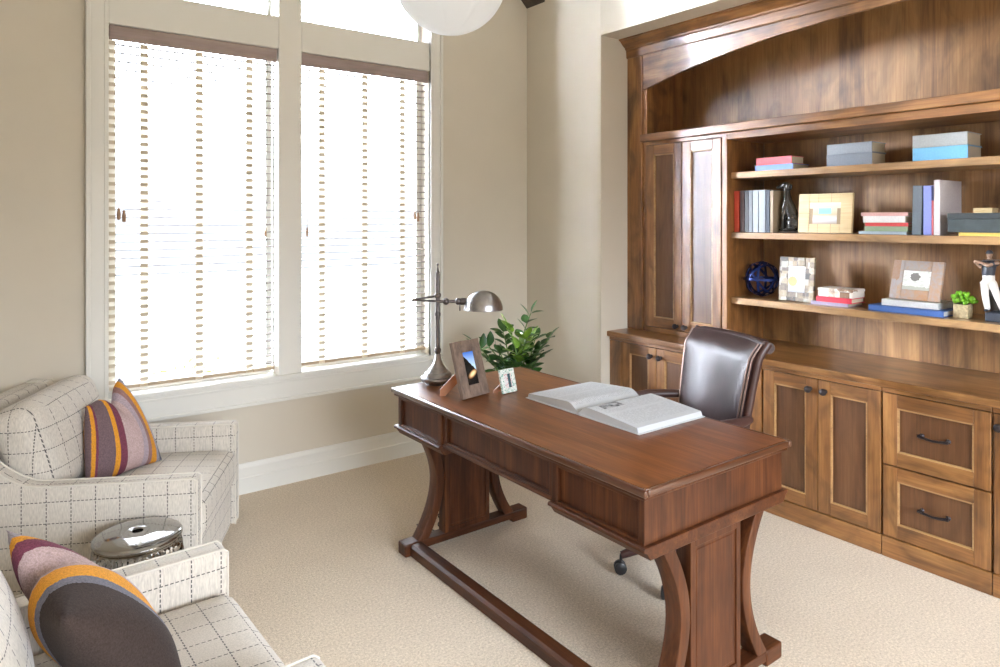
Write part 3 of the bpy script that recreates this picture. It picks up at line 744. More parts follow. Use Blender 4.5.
# ------------------------------------------------------------------ writing desk
DX0, DX1, DY0, DY1, DZ = 1.520, 2.290, 1.335, 2.875, 0.77
t = thing('writing_desk', 'dark walnut writing desk with curved legs and a floor stretcher', 'desk', ((DX0 + DX1) / 2, (DY0 + DY1) / 2, 0))
b = MB(); b.box(DX0 + 0.016, DX1 - 0.016, DY0 + 0.016, DY1 - 0.016, 0.749, DZ)
b.build('desktop', M['dk_top'], t, world=True)
b = MB()
for (a0, a1, c0, c1, mi) in ((DX0, DX0 + 0.0165, DY0, DY1, 0), (DX1 - 0.0165, DX1, DY0, DY1, 0), (DX0 + 0.0165, DX1 - 0.0165, DY0, DY0 + 0.0165, 1), (DX0 + 0.0165, DX1 - 0.0165, DY1 - 0.0165, DY1, 1)):
    b.box(a0, a1, c0, c1, 0.747, DZ + 0.0004, 0.006, mi, seg=3)
b.build('edge_band', [M['dk_ey'], M['dk_ex']], t, 60, world=True)
b = MB(); b.box(DX0 + 0.010, DX1 - 0.010, DY0 + 0.010, DY1 - 0.010, 0.734, 0.7475, 0.004)
b.build('edge_moulding', M['dk_y'], t, world=True)
ax0, ax1, ay0, ay1 = DX0 + 0.025, DX1 - 0.025, DY0 + 0.025, DY1 - 0.025
S1, S2 = 1.770, 2.476
b = MB()
b.box(ax0 + 0.028, ax1 - 0.028, ay0 + 0.013, ay1 - 0.013, 0.605, 0.735, 0, 0)
b.box(ax0 + 0.001, ax1 - 0.001, ay0, ay0 + 0.013, 0.597, 0.734, 0.001, 0); b.box(ax0 + 0.001, ax1 - 0.001, ay1 - 0.013, ay1, 0.597, 0.734, 0.001, 0)
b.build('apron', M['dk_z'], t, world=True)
for X, s in ((ax0, 1), (ax1, -1)):
    for (y0, y1, side) in ((ay0, S1, True), (S1, S2, False), (S2, ay1, True)):
        xo = X if side else X + s * 0.010
        zb = 0.592 if side else 0.604
        b = MB()
        def bx(xa, xb, *r, **k): b.box(min(xa, xb), max(xa, xb), *r, **k)
        e = 0.0005
        bx(xo, xo + s * 0.028, y0 + e, y0 + 0.026, zb, 0.734, bev=0.002, mi=0); bx(xo, xo + s * 0.028, y1 - 0.026, y1 - e, zb, 0.734, bev=0.002, mi=0)
        bx(xo, xo + s * 0.028, y0 + 0.026, y1 - 0.026, 0.718, 0.734, bev=0.002, mi=1); bx(xo, xo + s * 0.028, y0 + 0.026, y1 - 0.026, zb, zb + 0.012, bev=0.002, mi=1)
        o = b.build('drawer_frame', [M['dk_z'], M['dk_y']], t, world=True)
        b2 = MB(); b2.box(min(xo + s * 0.014, xo + s * 0.026), max(xo + s * 0.014, xo + s * 0.026), y0 + 0.024, y1 - 0.024, zb + 0.01, 0.72)
        b2.build('panel', M['dk_z'], o, world=True)
# bottom mouldings
def mould(y0, y1, zt, zb, out):
    b = MB()
    prof_y = [(ax0 - out, zt - 0.004), (ax0 - out + 0.004, zt), (ax1 + out - 0.004, zt), (ax1 + out, zt - 0.004), (ax1 + out, zt - 0.012), (ax1 + out - 0.012, zt - 0.018), (ax1 - 0.012, zb), (ax0 + 0.012, zb), (ax0 - out + 0.012, zt - 0.018), (ax0 - out, zt - 0.012)]
    b.prism(prof_y, 'y', y0, y1, 0.003)
    return b
mould(ay0 - 0.014, S1 + 0.004, 0.597, 0.556, 0.016).build('bottom_moulding', M['dk_y'], t, world=True)
mould(S2 - 0.004, ay1 + 0.014, 0.597, 0.556, 0.016).build('bottom_moulding', M['dk_y'], t, world=True)
MB().box(ax0 + 0.004, ax1 - 0.004, S1 + 0.005, S2 - 0.005, 0.590, 0.606, 0.004).build('bottom_moulding', M['dk_y'], t, world=True)
XM = 1.898
def cleg(side):
    lo, hi = [], []
    n = 22
    for k in range(n + 1):
        z = 0.052 + (0.556 - 0.052) * k / n
        if z < 0.315: x = -0.183 - 0.100 * ((0.315 - z) / 0.263) ** 1.9
        else: x = -0.183 - 0.085 * ((z - 0.315) / 0.235) ** 1.9
        sl = abs(z - 0.315) / 0.25
        th = 0.046 * (1 + 0.22 * sl * sl)
        lo.append((x, z)); hi.append((x + th, z))
    poly = lo + hi[::-1]
    return [(XM - side * p[0], p[1]) for p in poly]
def pedestal(yc):
    hw = 0.028
    for side in (-1, 1):
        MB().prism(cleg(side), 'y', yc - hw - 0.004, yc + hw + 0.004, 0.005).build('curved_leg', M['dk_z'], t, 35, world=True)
    b = MB()
    p0, p1 = 1.766, 2.028
    b.box(p0, p1, yc - hw + 0.006, yc + hw - 0.006, 0.052, 0.557, 0.002)
    for s in (-1, 1):
        yo_ = yc + s * hw; yi = yc + s * (hw - 0.008)
        a, c = min(yo_, yi), max(yo_, yi)
        b.box(p0, p0 + 0.022, a, c, 0.052, 0.545, 0.002).box(p1 - 0.022, p1, a, c, 0.052, 0.545, 0.002).box(p0 + 0.022, p1 - 0.022, a, c, 0.523, 0.545, 0.002).box(p0 + 0.022, p1 - 0.022, a, c, 0.052, 0.075, 0.002)
        # raised panel
        a, c = sorted((yc + s * (hw - 0.004), yc + s * (hw - 0.012)))
        b.box(p0 + 0.034, p1 - 0.034, a, c, 0.086, 0.511, 0.003)
    b.build('pedestal_panel', M['dk_z'], t, world=True)
    b = MB()
    b.box(1.552, 2.262, yc - 0.032, yc + 0.032, 0.018, 0.054, 0.004)
    b.box(1.548, 1.640, yc - 0.036, yc + 0.036, 0.0, 0.058, 0.007).box(2.170, 2.266, yc - 0.036, yc + 0.036, 0.0, 0.058, 0.007)
    b.build('foot', M['dk_x'], t, world=True)
pedestal(1.394); pedestal(2.822)
MB().prism([(1.574, 0.004), (1.644, 0.004), (1.644, 0.044), (1.632, 0.054), (1.586, 0.054), (1.574, 0.044)], 'y', 1.43, 2.786).build('stretcher', M['dk_y'], t, world=True)

# cord behind the far pedestal
b = MB(); pts = [(1.815, 2.868, 0.560), (1.812, 2.872, 0.30), (1.806, 2.880, 0.17)]
for k in range(34):
    a = k * 0.62
    pts.append((1.802 + 0.017 * math.cos(a), 2.884 + 0.014 * math.sin(a), 0.160 - 0.0042 * k))
b.tube(pts, 0.0032, 8)
b.tube([(1.802, 2.884, 0.010), (1.80, 2.93, 0.006), (1.78, 2.985, 0.006), (1.76, 3.05, 0.006)], 0.0032, 8)
tag(b.build('power_cord', M['black'], None, 60), 'thin black cord hanging behind the far end of the desk', 'cord')

# ------------------------------------------------------------------ armchairs
def arm_profile():
    """side outline (x back from the front edge, z)"""
    p = [(0.0, 0.055), (0.0, 0.535), (-0.012, 0.545)]
    p += [(-0.30, 0.545), (-0.56, 0.548)]
    for k in range(1, 9):
        q = k / 8
        p.append((-0.56 - 0.29 * q, 0.548 + 0.235 * q ** 1.8))
    p += [(-0.935, 0.788), (-0.95, 0.775), (-0.885, 0.055)]
    return p
W2 = 0.40
def make_chair(name, label, loc, rz):
    t = thing(name, label, 'armchair', loc, rz, 'plaid armchairs')
    m = M['plaid']
    b = MB(); b.cushion(-0.86, -0.012, -W2 + 0.075, W2 - 0.075, 0.055, 0.30, p=12, n=10)
    b.build('base', m, t, 60)
    for s in (-1, 1):
        y0, y1 = s * (W2 - 0.075), s * W2
        b = MB(); b.prism(arm_profile(), 'y', min(y0, y1), max(y0, y1), 0.010)
        o = b.build('arm', m, t, 40)
        pp = [(x + (0.001 if x > -0.01 else 0), 0, z) for x, z in arm_profile()[:-2]]
        w_ = MB()
        for y in (y0 - s * -0.004, y1 - s * 0.004):
            w_.tube([(p[0], y, p[2]) for p in pp], 0.0035, 8)
        w_.build('piping', M['piping'], o, 60)
    b = MB()
    Mx = Matrix.Translation((-0.85, 0, 0.40)) @ Matrix.Rotation(R(-7), 4, 'Y')
    b.cushion(-0.07, 0.07, -W2 + 0.076, W2 - 0.076, -0.24, 0.395, p=4, n=12, M=Mx)
    b.build('back', m, t, 60)
    b = MB(); b.cushion(-0.745, 0.012, -W2 + 0.078, W2 - 0.078, 0.262, 0.432, p=3.4, puff=0.018, n=16)
    o = b.build('seat_cushion', m, t, 60)
    b = MB()
    Mx = Matrix.Translation((-0.655, 0, 0.615)) @ Matrix.Rotation(R(-16), 4, 'Y')
    b.cushion(-0.085, 0.085, -W2 + 0.085, W2 - 0.085, -0.195, 0.215, p=2.6, puff=0.04, n=18, M=Mx)
    b.build('back_cushion', m, t, 60)
    for x, y in ((-0.06, -W2 + 0.06), (-0.06, W2 - 0.06), (-0.81, -W2 + 0.06), (-0.81, W2 - 0.06)):
        b = MB(); b.lathe([(0.016, 0.0), (0.026, 0.060)], (x, y, 0), 4, M=Matrix.Rotation(PI / 4, 4, 'Z'))
        b.build('leg', M['legdark'], t)
    return t
C1 = ((0.846, 3.204, 0), R(-27.0)); C2 = ((0.612, 1.862, 0), R(2.0))
make_chair('armchair', 'cream plaid armchair in front of the left window', *C1)
make_chair('armchair', 'cream plaid armchair holding the dark brown and orange pillow', *C2)

def throw_pillow(label, loc, rz, lean, mat, S=0.225, T=0.085, chop=0.10, roll=0.0, du=0.0, rev=False, cw=0.30, corners=()):
    n = 40
    b = bmesh.new(); lay = b.verts.layers.float.new('stripe')
    def pt(u, v, side):
        e = 0.10
        x = u * S * (1 - e * (1 - v * v) * abs(u)); z = v * S * (1 - e * (1 - u * u) * abs(v))
        f_ = max(0.0, (1 - u * u)) ** 0.55 * max(0.0, (1 - v * v)) ** 0.55
        th = T * f_
        g_ = math.exp(-((u - du) / cw) ** 2) * max(0, (v + 1) / 2) ** 2.0
        for (cu, cv, ox, oz) in corners:
            w_ = ((1 + cu * u) / 2) ** 1.6 * ((1 + cv * v) / 2) ** 1.6
            x += ox * w_; z += oz * w_
        z -= chop * g_
        th *= 1 - 0.35 * g_
        th += 0.004 * math.sin(7 * u + 3 * v) * f_
        return Vector((side * th, x, z))
    V = {}
    for side in (1, -1):
        for i in range(n + 1):
            for j in range(n + 1):
                u, v = -1 + 2 * i / n, -1 + 2 * j / n
                if i in (0, n) or j in (0, n):
                    key = (0, i, j)
                else: key = (side, i, j)
                if key not in V:
                    vv = b.verts.new(pt(u, v, side)); vv[lay] = (1 - (u + 1) / 2) if rev else (u + 1) / 2
                    V[key] = vv
    def g(side, i, j): return V[(0, i, j)] if (i in (0, n) or j in (0, n)) else V[(side, i, j)]
    for side in (1, -1):
        for i in range(n):
            for j in range(n):
                q = (g(side, i, j), g(side, i + 1, j), g(side, i + 1, j + 1), g(side, i, j + 1))
                b.faces.new(q if side > 0 else q[::-1])
    Mx = Matrix.Rotation(lean, 4, 'Y') @ Matrix.Rotation(roll, 4, 'X')
    bmesh.ops.transform(b, matrix=Mx, verts=b.verts)
    me = D.meshes.new('throw_pillow'); b.to_mesh(me); b.free()
    me.materials.append(mat); me.polygons.foreach_set('use_smooth', [True] * len(me.polygons))
    o = D.objects.new('throw_pillow', me); COL.objects.link(o)
    o.location = loc; o.rotation_euler = (0, 0, rz)
    return tag(o, label, 'cushion', 'striped throw pillows')
throw_pillow('striped purple and orange throw pillow on the armchair by the window', (0.478, 3.425, 0.640), R(-55), R(-17), M['stripe1'], S=0.215, T=0.08, chop=0.07, du=0.15, cw=0.35, corners=((-1, 1, 0.08, -0.09), (1, 1, -0.15, -0.005), (1, -1, -0.03, 0.0)))
throw_pillow('striped dark brown and orange throw pillow on the nearest armchair', (0.222, 1.880, 0.592), R(7), R(-37), M['stripe2'], S=0.232, T=0.10, chop=0.05, du=0.30, cw=0.22, roll=R(5))

# ------------------------------------------------------------------ garden stool
prof = [(0.0, 0.0), (0.118, 0.0), (0.122, 0.012)]
nz_ = 90
for k in range(nz_ + 1):
    z = 0.02 + 0.385 * k / nz_
    prof.append((0.124 + 0.022 * math.sin(PI * k / nz_) + 0.014 * k / nz_, z))
prof += [(0.141, 0.409), (0.146, 0.416), (0.145, 0.424), (0.136, 0.430), (0.11, 0.435), (0.07, 0.439), (0.022, 0.441), (0.018, 0.439), (0.017, 0.425), (0.0, 0.425)]
def wavy(r_, z_, t_):
    if 0.015 < z_ < 0.397:
        k = 6; tri = abs(((t_ * k / (2 * PI)) % 1.0) - 0.5) * 2
        zz = z_ / 0.19 + (0.5 if True else 0)
        d = abs((zz % 1.0) - 0.5) * 2
        w_ = math.sin(2 * PI * 4.0 * math.sqrt((tri * 0.9) ** 2 + (d * 1.0) ** 2))
        return r_ + 0.0042 * w_
    return r_
t = thing('garden_stool', 'round silver garden stool with rippled sides between the armchairs', 'stool', (0.445, 2.750, 0.0))
MB().lathe(prof, (0, 0, 0), 160, fn=wavy).build('body', M['silver'], t, 50)

# ------------------------------------------------------------------ desk lamp
LX, LY = 1.738, 2.815
t = thing('desk_lamp', 'pewter pharmacy desk lamp with a domed shade on the desk', 'lamp', (LX, LY, DZ), R(-36))
b = MB(); b.lathe([(0.0, 0.0), (0.060, 0.0), (0.062, 0.012), (0.078, 0.014), (0.081, 0.022), (0.079, 0.032), (0.066, 0.036), (0.065, 0.044), (0.060, 0.052), (0.050, 0.056), (0.048, 0.064), (0.040, 0.072), (0.026, 0.090), (0.017, 0.115), (0.013, 0.140), (0.0, 0.141)], (0, 0, 0), 40)
b.build('base', M['pewter_l'], t, 40)
b = MB()
b.lathe([(0.009, 0.136), (0.012, 0.142), (0.016, 0.152), (0.016, 0.162), (0.011, 0.170), (0.010, 0.178), (0.0095, 0.30), (0.0105, 0.305), (0.0105, 0.318), (0.014, 0.322), (0.014, 0.334), (0.0105, 0.338), (0.010, 0.40), (0.0105, 0.52), (0.0, 0.522)], (0, 0, 0), 20)
b.build('pole', M['pewter'], t, 40)
b = MB(); b.lathe([(0.009, 0.520), (0.011, 0.528), (0.006, 0.534), (0.0045, 0.545), (0.0025, 0.556), (0.005, 0.562), (0.0045, 0.569), (0.0, 0.572)], (0, 0, 0), 16)
b.build('finial', M['pewter'], t, 40)
b = MB()
b.ball((0, 0.0, 0.418), 0.0165, sub=3)
b.tube([(0, 0.012, 0.415), (-0.06, 0.012, 0.405), (-0.105, 0.004, 0.398)], 0.0052, 10).tube([(0.02, -0.013, 0.390), (-0.04, -0.013, 0.394), (-0.105, 0.0, 0.397)], 0.0052, 10)
b.lathe([(0.0, -0.012), (0.009, -0.010), (0.009, 0.008), (0.0, 0.012)], (-0.110, 0, 0.397), 14, M=Matrix.Rotation(PI / 2, 4, 'Y'))
b.tube([(0.0, -0.013, 0.390), (0.035, -0.010, 0.391), (0.09, 0, 0.389)], 0.0075, 10)
b.ball((0.040, -0.008, 0.390), 0.0165, sub=3)
o = b.build('arm', M['pewter'], t, 50)
b = MB(); b.lathe([(0.0, 0.0), (0.010, 0.0), (0.0165, 0.006), (0.0165, 0.018), (0.015, 0.022), (0.0165, 0.026), (0.0165, 0.05), (0.0, 0.055)], (0.085, 0, 0.389), 20, M=Matrix.Rotation(PI / 2, 4, 'Y'))
o = b.build('socket', M['pewter'], t, 40)
MB().lathe([(0.0, -0.034), (0.003, -0.033), (0.003, -0.02), (0.0022, -0.012), (0.0022, 0.0), (0.0, 0.0)], (0.106, 0, 0.378), 10).build('switch', M['bronze'], o, 40)
prof = []
for k in range(15):
    a = (PI / 2) * k / 14
    prof.append((0.092 * math.sin(a) if k else 0.0, 0.085 * math.cos(a)))
prof += [(0.094, -0.006), (0.089, -0.006)]
for k in range(14, -1, -1):
    a = (PI / 2) * k / 14
    prof.append((0.089 * math.sin(a) if k else 0.0, 0.082 * math.cos(a)))
b = MB(); b.lathe(prof, (0.218, 0, 0.356), 40)
b.build('shade', M['pewter_l'], t, 50)

# ------------------------------------------------------------------ frames
def photo_frame(name, label, w_, h_, bw, th, mat, pmat, loc, rz, lean, strut=True, smat=None, foot_xy=None, bh=None, joints=False):
    """front looks to local -x; width along y; stands on z=0, leaning back; strut behind"""
    t = thing(name, label, 'photo frame', loc, rz, 'photo frames')
    bh = bh or bw
    Mx = Matrix.Translation((0, 0, th * math.sin(lean) + 0.0004)) @ Matrix.Rotation(lean, 4, 'Y')
    b = MB()
    for (y0, y1, z0, z1) in ((-w_ / 2, -w_ / 2 + bw, 0, h_), (w_ / 2 - bw, w_ / 2, 0, h_), (-w_ / 2 + bw, w_ / 2 - bw, 0, bh), (-w_ / 2 + bw, w_ / 2 - bw, h_ - bh, h_)):
        b.box(0, th, y0, y1, z0, z1, 0.0025, M=Mx)
    if joints:
        for s in (-1, 1):
            for z in (h_ * 0.5,):
                b.box(-0.0006, 0.002, s * (w_ / 2 - bw), s * w_ / 2, z - 0.0006, z + 0.0006, mi=1, M=Mx)
            for z0 in (0, h_ - bh):
                b.box(-0.0006, 0.002, s * w_ * 0.12 - 0.0006, s * w_ * 0.12 + 0.0006, z0, z0 + bh, mi=1, M=Mx)
    b.build('border', [mat, M['strut']], t)
    Mp = Mx
    b = MB(); b.box(0.003, 0.006, -w_ / 2 + bw - 0.002, w_ / 2 - bw + 0.002, bh - 0.002, h_ - bh + 0.002, M=Mp)
    b.build('picture', pmat, t)
    b = MB(); b.box(th * 0.6, th + 0.003, -w_ / 2 + 0.008, w_ / 2 - 0.008, 0.006, h_ - 0.008, M=Mx)
    b.build('backing', M['strut'], t)
    if strut:
        hs = h_ * 0.62
        x0 = th + hs * math.sin(lean); z0 = hs * math.cos(lean)
        xe = x0 + hs * 0.42
        q = 0.022 if h_ > 0.15 else 0.014
        foot = foot_xy or (xe, 0.0)
        ang = math.atan2(foot[1], foot[0] - x0); run = math.hypot(foot[1], foot[0] - x0)
        Ms = Matrix.Translation((x0, 0, 0)) @ Matrix.Rotation(ang, 4, 'Z')
        b = MB()
        b.prism([(0, z0), (run + 0.004, 0.03 if h_ > .15 else .012), (run + 0.006, 0.0), (run - q * 0.8, 0.0), (-0.012, z0 - q * 1.8)], 'y', -0.004, 0.004, 0, M=Ms)
        b.build('easel_leg', smat or M['strut'], t)
    return t
# frame on the desk : bottom edge (1.649,2.465)->(1.816,2.498)
photo_frame('photo_frame', 'weathered barnwood photo frame with a sunset picture, next to the desk lamp', 0.165, 0.247, 0.050, 0.020, M['barn'], M['p_sunset'], (1.735, 2.484, DZ + 0.0002), R(90 + 11), R(17), bh=0.052, foot_xy=(0.135, 0.088))
photo_frame('photo_frame', 'tiny white and green mosaic photo frame on the desk', 0.088, 0.105, 0.022, 0.012, M['mosaic_g'], M['p_child'], (1.898, 2.454, DZ), R(90 + 6), R(15), foot_xy=(0.055, 0.045))
photo_frame('photo_frame', 'pale bone photo frame with an interior picture on the middle shelf', 0.295, 0.212, 0.062, 0.018, M['bone'], M['p_room'], (3.60, 1.920, 1.4756), 0, R(5), bh=0.048, joints=True)
photo_frame('photo_frame', 'brown horn mosaic photo frame beside the blue orb', 0.21, 0.245, 0.054, 0.016, M['mosaic'], M['p_kids'], (3.622, 2.093, 1.0928), R(-2), R(4), bh=0.050)
photo_frame('photo_frame', 'copper photo frame leaning on the white and blue books', 0.245, 0.195, 0.056, 0.014, M['copper'], M['p_portrait'], (3.640, 1.492, 1.1526), R(-8), R(14), bh=0.050)

# ------------------------------------------------------------------ open book
t = thing('open_book', 'large open reference book lying on the desk', 'book', (2.09, 2.022, DZ + 0.0006))
HX, HY = 0.192, 0.326
def page_h(q):            # q 0 at spine .. 1 at fore edge
    return 0.008 + 0.034 * math.sin(min(1, q * 5.0) * PI / 2) * (1 - 0.62 * q ** 1.3) * 1.0
b = MB(); b.box(-HX, HX, -HY, -0.012, 0.0, 0.003, 0.001).box(-HX, HX, 0.012, HY, 0.0, 0.003, 0.001).box(-HX, HX, -0.014, 0.014, 0.0005, 0.0025, 0.001)
b.build('cover', M['pagewhite'], t)
for s in (-1, 1):
    b = MB(); n = 30
    top = [(s * (0.004 + (HY - 0.016 - 0.004) * k / n), page_h(k / n)) for k in range(n + 1)]
    poly = top + [(s * (HY - 0.008), 0.0032), (s * 0.004, 0.0032)]
    b.prism(poly, 'x', -HX + 0.006, HX - 0.006)
    o = b.build('page_block', M['pagewhite'], t, 30)
    b = MB()
    b.grid(n + 1, 3, lambda a, c: (-HX + 0.006 + (2 * HX - 0.012) * c, s * (0.004 + (HY - 0.020) * a), page_h(a) + 0.0006))
    b.build('printed_page', M['page'], o, 180)

# ------------------------------------------------------------------ desk chair
CB = Vector((2.690, 1.890)); fa = R(163)
fx, fy = math.cos(fa), math.sin(fa)
seat_c = (CB.x + fx * 0.29, CB.y + fy * 0.29)
t = thing('desk_chair', 'brown leather swivel desk chair with a rolled back behind the desk', 'chair', (seat_c[0], seat_c[1], 0), fa)
def back_pt(a, q, off):    # a -1..1 across, q 0..1 up ; local +x is forward
    w_ = 0.192 + 0.040 * q
    z = 0.50 + 0.532 * q
    x = -0.205 - 0.055 * q - 0.03 * q * q
    if q > 0.88: x -= 0.5 * (q - 0.88) ** 1.3
    x += 0.03 * a * a * (1 if off > 0 else 0.6)
    z -= 0.030 * max(0, q - 0.7) / 0.3 * (abs(a) ** 2.5) * 0.2
    return Vector((x + off, a * w_, z))
b = MB(); NN = 26
b.grid(NN, NN, lambda u_, v_: back_pt(-1 + 2 * u_, v_, 0.012 + 0.028 * (1 - (2 * u_ - 1) ** 4) * (1 - (2 * v_ - 1) ** 6)))
b.grid(NN, NN, lambda u_, v_: back_pt(-1 + 2 * u_, v_, -0.045))
for s in (-1, 1):
    b.grid(NN, 2, lambda u_, v_: back_pt(s, u_, 0.012 - 0.057 * v_))
b.grid(NN, 2, lambda u_, v_: back_pt(-1 + 2 * u_, 0, 0.012 - 0.057 * v_))
b.build('backrest', M['leather'], t, 60)
# rolled top
b = MB()
b.tube([back_pt(-1.03 + 2.06 * k / 16, 1.0, -0.026) + Vector((0, 0, -0.020)) for k in range(17)], 0.030, 16, rad=[0.024 if k in (0, 16) else 0.028 for k in range(17)])
b.build('top_roll', M['leather'], t, 60)
for s in (-1, 1):
    b = MB()
    b.tube([back_pt(s * 0.985, k / 16, 0.0135) for k in range(17)], 0.0038, 8)
    b.tube([back_pt(s * 1.035, k / 16, 0.004) for k in range(17)], 0.0038, 8)
    b.build('nail_trim', M['nail'], t, 60)
    b = MB()
    b.tube([back_pt(s * 1.02, k / 16, -0.018) + Vector((0, 0, 0)) for k in range(17)], 0.019, 10)
    b.build('side_post', M['leather_l'], t, 60)
b = MB(); b.cushion(-0.25, 0.25, -0.25, 0.25, 0.43, 0.53, p=3.0, puff=0.015, n=14)
b.build('seat', M['leather'], t, 60)
for s in (-1, 1):
    b = MB()
    y = s * 0.275
    pts = [(-0.235, s * 0.225, 0.712), (-0.17, y * 0.93, 0.714), (-0.06, y, 0.714), (0.005, y, 0.710), (0.022, y, 0.68), (0.012, y, 0.58), (-0.01, s * 0.245, 0.47)]
    b.tube(pts, 0.022, 12, rad=[0.018, 0.021, 0.024, 0.023, 0.021, 0.019, 0.018])
    b.build('armrest', M['leather_l'], t, 60)
b = MB(); b.lathe([(0.035, 0.09), (0.035, 0.16), (0.025, 0.165), (0.025, 0.38), (0.10, 0.41), (0.10, 0.432), (0.0, 0.432)], (0, 0, 0), 24)
b.build('column', M['black'], t, 40)
BA = R(143)
for k in range(5):
    a = BA - fa + k * 2 * PI / 5
    ca, sa = math.cos(a), math.sin(a)
    b = MB(); b.tube([(0.02 * ca, 0.02 * sa, 0.115), (0.15 * ca, 0.15 * sa, 0.105), (0.215 * ca, 0.215 * sa, 0.080)], 0.02, 10, rad=[0.026, 0.022, 0.016])
    o = b.build('base_arm', M['leather_l'], t, 60)
    b = MB()
    for s in (-1, 1):
        Mx = Matrix.Translation((0.22 * ca - s * 0.012 * sa, 0.22 * sa + s * 0.012 * ca, 0.027)) @ Matrix.Rotation(a, 4, 'Z') @ Matrix.Rotation(PI / 2, 4, 'X')
        b.lathe([(0.0, -0.009), (0.022, -0.009), (0.027, -0.005), (0.027, 0.005), (0.022, 0.009), (0.0, 0.009)], (0, 0, 0), 20, M=Mx)
    b.tube([(0.22 * ca, 0.22 * sa, 0.03), (0.215 * ca, 0.215 * sa, 0.085)], 0.007, 8)
    b.build('caster', M['black'], o, 40)

# ------------------------------------------------------------------ ZZ plant on the floor behind the desk
t = thing('potted_plant', 'leafy green potted plant standing behind the desk', 'plant', (2.605, 3.33, 0))
b = MB(); b.lathe([(0.0, 0.0), (0.10, 0.0), (0.115, 0.02), (0.15, 0.36), (0.158, 0.37), (0.158, 0.395), (0.146, 0.395), (0.140, 0.36), (0.0, 0.36)], (0, 0, 0), 32)
b.build('pot', M['pot'], t, 40)
MB().lathe([(0.0, 0.366), (0.139, 0.363)], (0, 0, 0), 24).build('soil', M['soil'], t)
def leaflet(b, base, d, up, L, mi=0):
    d = d.normalized(); side = d.cross(up).normalized(); nn = side.cross(d).normalized()
    wd = L * 0.27
    rows = []
    bb = bmesh.new()
    prof_ = [(0.0, 0.02), (0.15, 0.5), (0.35, 0.95), (0.55, 1.0), (0.75, 0.75), (0.92, 0.33), (1.0, 0.0)]
    for q, w_ in prof_:
        c = base + d * L * q + nn * (-0.10 * L * q * q)
        rows.append((bb.verts.new(c + side * wd * w_ + nn * wd * 0.25 * w_), bb.verts.new(c), bb.verts.new(c - side * wd * w_ + nn * wd * 0.25 * w_)))
    for a_, c_ in zip(rows, rows[1:]):
        bb.faces.new((a_[0], a_[1], c_[1], c_[0])); bb.faces.new((a_[1], a_[2], c_[2], c_[1]))
    b._take(bb, mi)
stems = []
rs = random.Random(11)
# (azimuth in camera-right frame, reach, height, young)
spec = [(10, 0.11, 1.04, 0), (-2, 0.17, 0.88, 0), (195, 0.22, 0.86, 0), (150, 0.20, 0.80, 0), (185, 0.10, 0.96, 1), (60, 0.14, 0.84, 0), (300, 0.12, 0.88, 1),
        (240, 0.15, 0.80, 0), (330, 0.16, 0.80, 0), (120, 0.13, 0.90, 0), (20, 0.09, 0.86, 1), (270, 0.18, 0.72, 0), (210, 0.17, 0.74, 0), (350, 0.20, 0.76, 0)]
for az_, reach, ht, young in spec:
    a = R(az_ - 36.8)
    dirv = Vector((math.cos(a), math.sin(a), 0))
    p0 = Vector((rs.uniform(-0.05, 0.05), rs.uniform(-0.05, 0.05), 0.36))
    pts = []
    for k in range(11):
        q = k / 10
        pts.append(p0 + dirv * reach * q ** 1.9 + Vector((0, 0, (ht - 0.36) * (q - 0.10 * q ** 3))) )
    b = MB(); b.tube(pts, 0.006, 8, rad=[0.008 - 0.005 * k / 10 for k in range(11)], mi=1)
    n = 9
    for k in range(n):
        q = 0.28 + 0.70 * k / (n - 1)
        i = min(9, int(q * 10)); f_ = q * 10 - i
        c = pts[i].lerp(pts[i + 1], f_); tan = (pts[i + 1] - pts[i]).normalized()
        sd = tan.cross(Vector((math.sin(a + 0.8), -math.cos(a + 0.8), 0.2))).normalized()
        sd = tan.cross(Vector((-math.sin(a), math.cos(a), 0))).normalized() if rs.random() < 0.25 else Vector((-math.sin(a + rs.uniform(-.5, .5)), math.cos(a + rs.uniform(-.5, .5)), 0))
        for s in (-1, 1):
            d = (sd * s * 0.95 + tan * 0.65 + Vector((0, 0, rs.uniform(-0.1, 0.15)))).normalized()
            up = Vector((0, 0, 1)) - dirv * 0.4 + Vector((rs.uniform(-.3, .3), rs.uniform(-.3, .3), 0))
            leaflet(b, c + tan * rs.uniform(-0.01, 0.01), d, up, rs.uniform(0.09, 0.122) * (1 - 0.25 * (q - 0.28)), 0)
    leaflet(b, pts[-1], (pts[-1] - pts[-2]), Vector((0, 0, 1)) - dirv, 0.095, 0)
    b.build('frond', [M['leaf_l'] if young else M['leaf'], M['stem']], t, 60)

# ------------------------------------------------------------------ pendant
t = thing('pendant_lamp', 'white globe pendant lamp hanging in front of the right window', 'lamp', (1.405, 2.185, 4.5))
RP = 0.212; cz = 2.245 + RP - 4.5
prof = [(0.0, cz - RP)]
for k in range(1, 40):
    a = PI * k / 40
    prof.append((RP * math.sin(a), cz - RP * math.cos(a)))
prof.append((0.0, cz + RP))
def gore(r_, z_, t_):
    q = abs(((t_ * 8 / (2 * PI)) % 1.0) - 0.5) * 2      # 1 at the seams
    return r_ * (1 - 0.035 * q ** 8 * min(1, r_ / 0.1))
b = MB(); b.lathe(prof, (0, 0, 0), 128, fn=gore); b.build('shade', M['pendant'], t, 180)
b = MB(); b.tube([(0, 0, cz + RP), (0, 0, -0.02)], 0.006, 10); b.build('rod', M['pewter'], t, 60)
MB().lathe([(0.0, -0.03), (0.06, -0.028), (0.065, 0.0), (0.0, 0.0)], (0, 0, 0), 24).build('canopy', M['pewter'], t, 40)

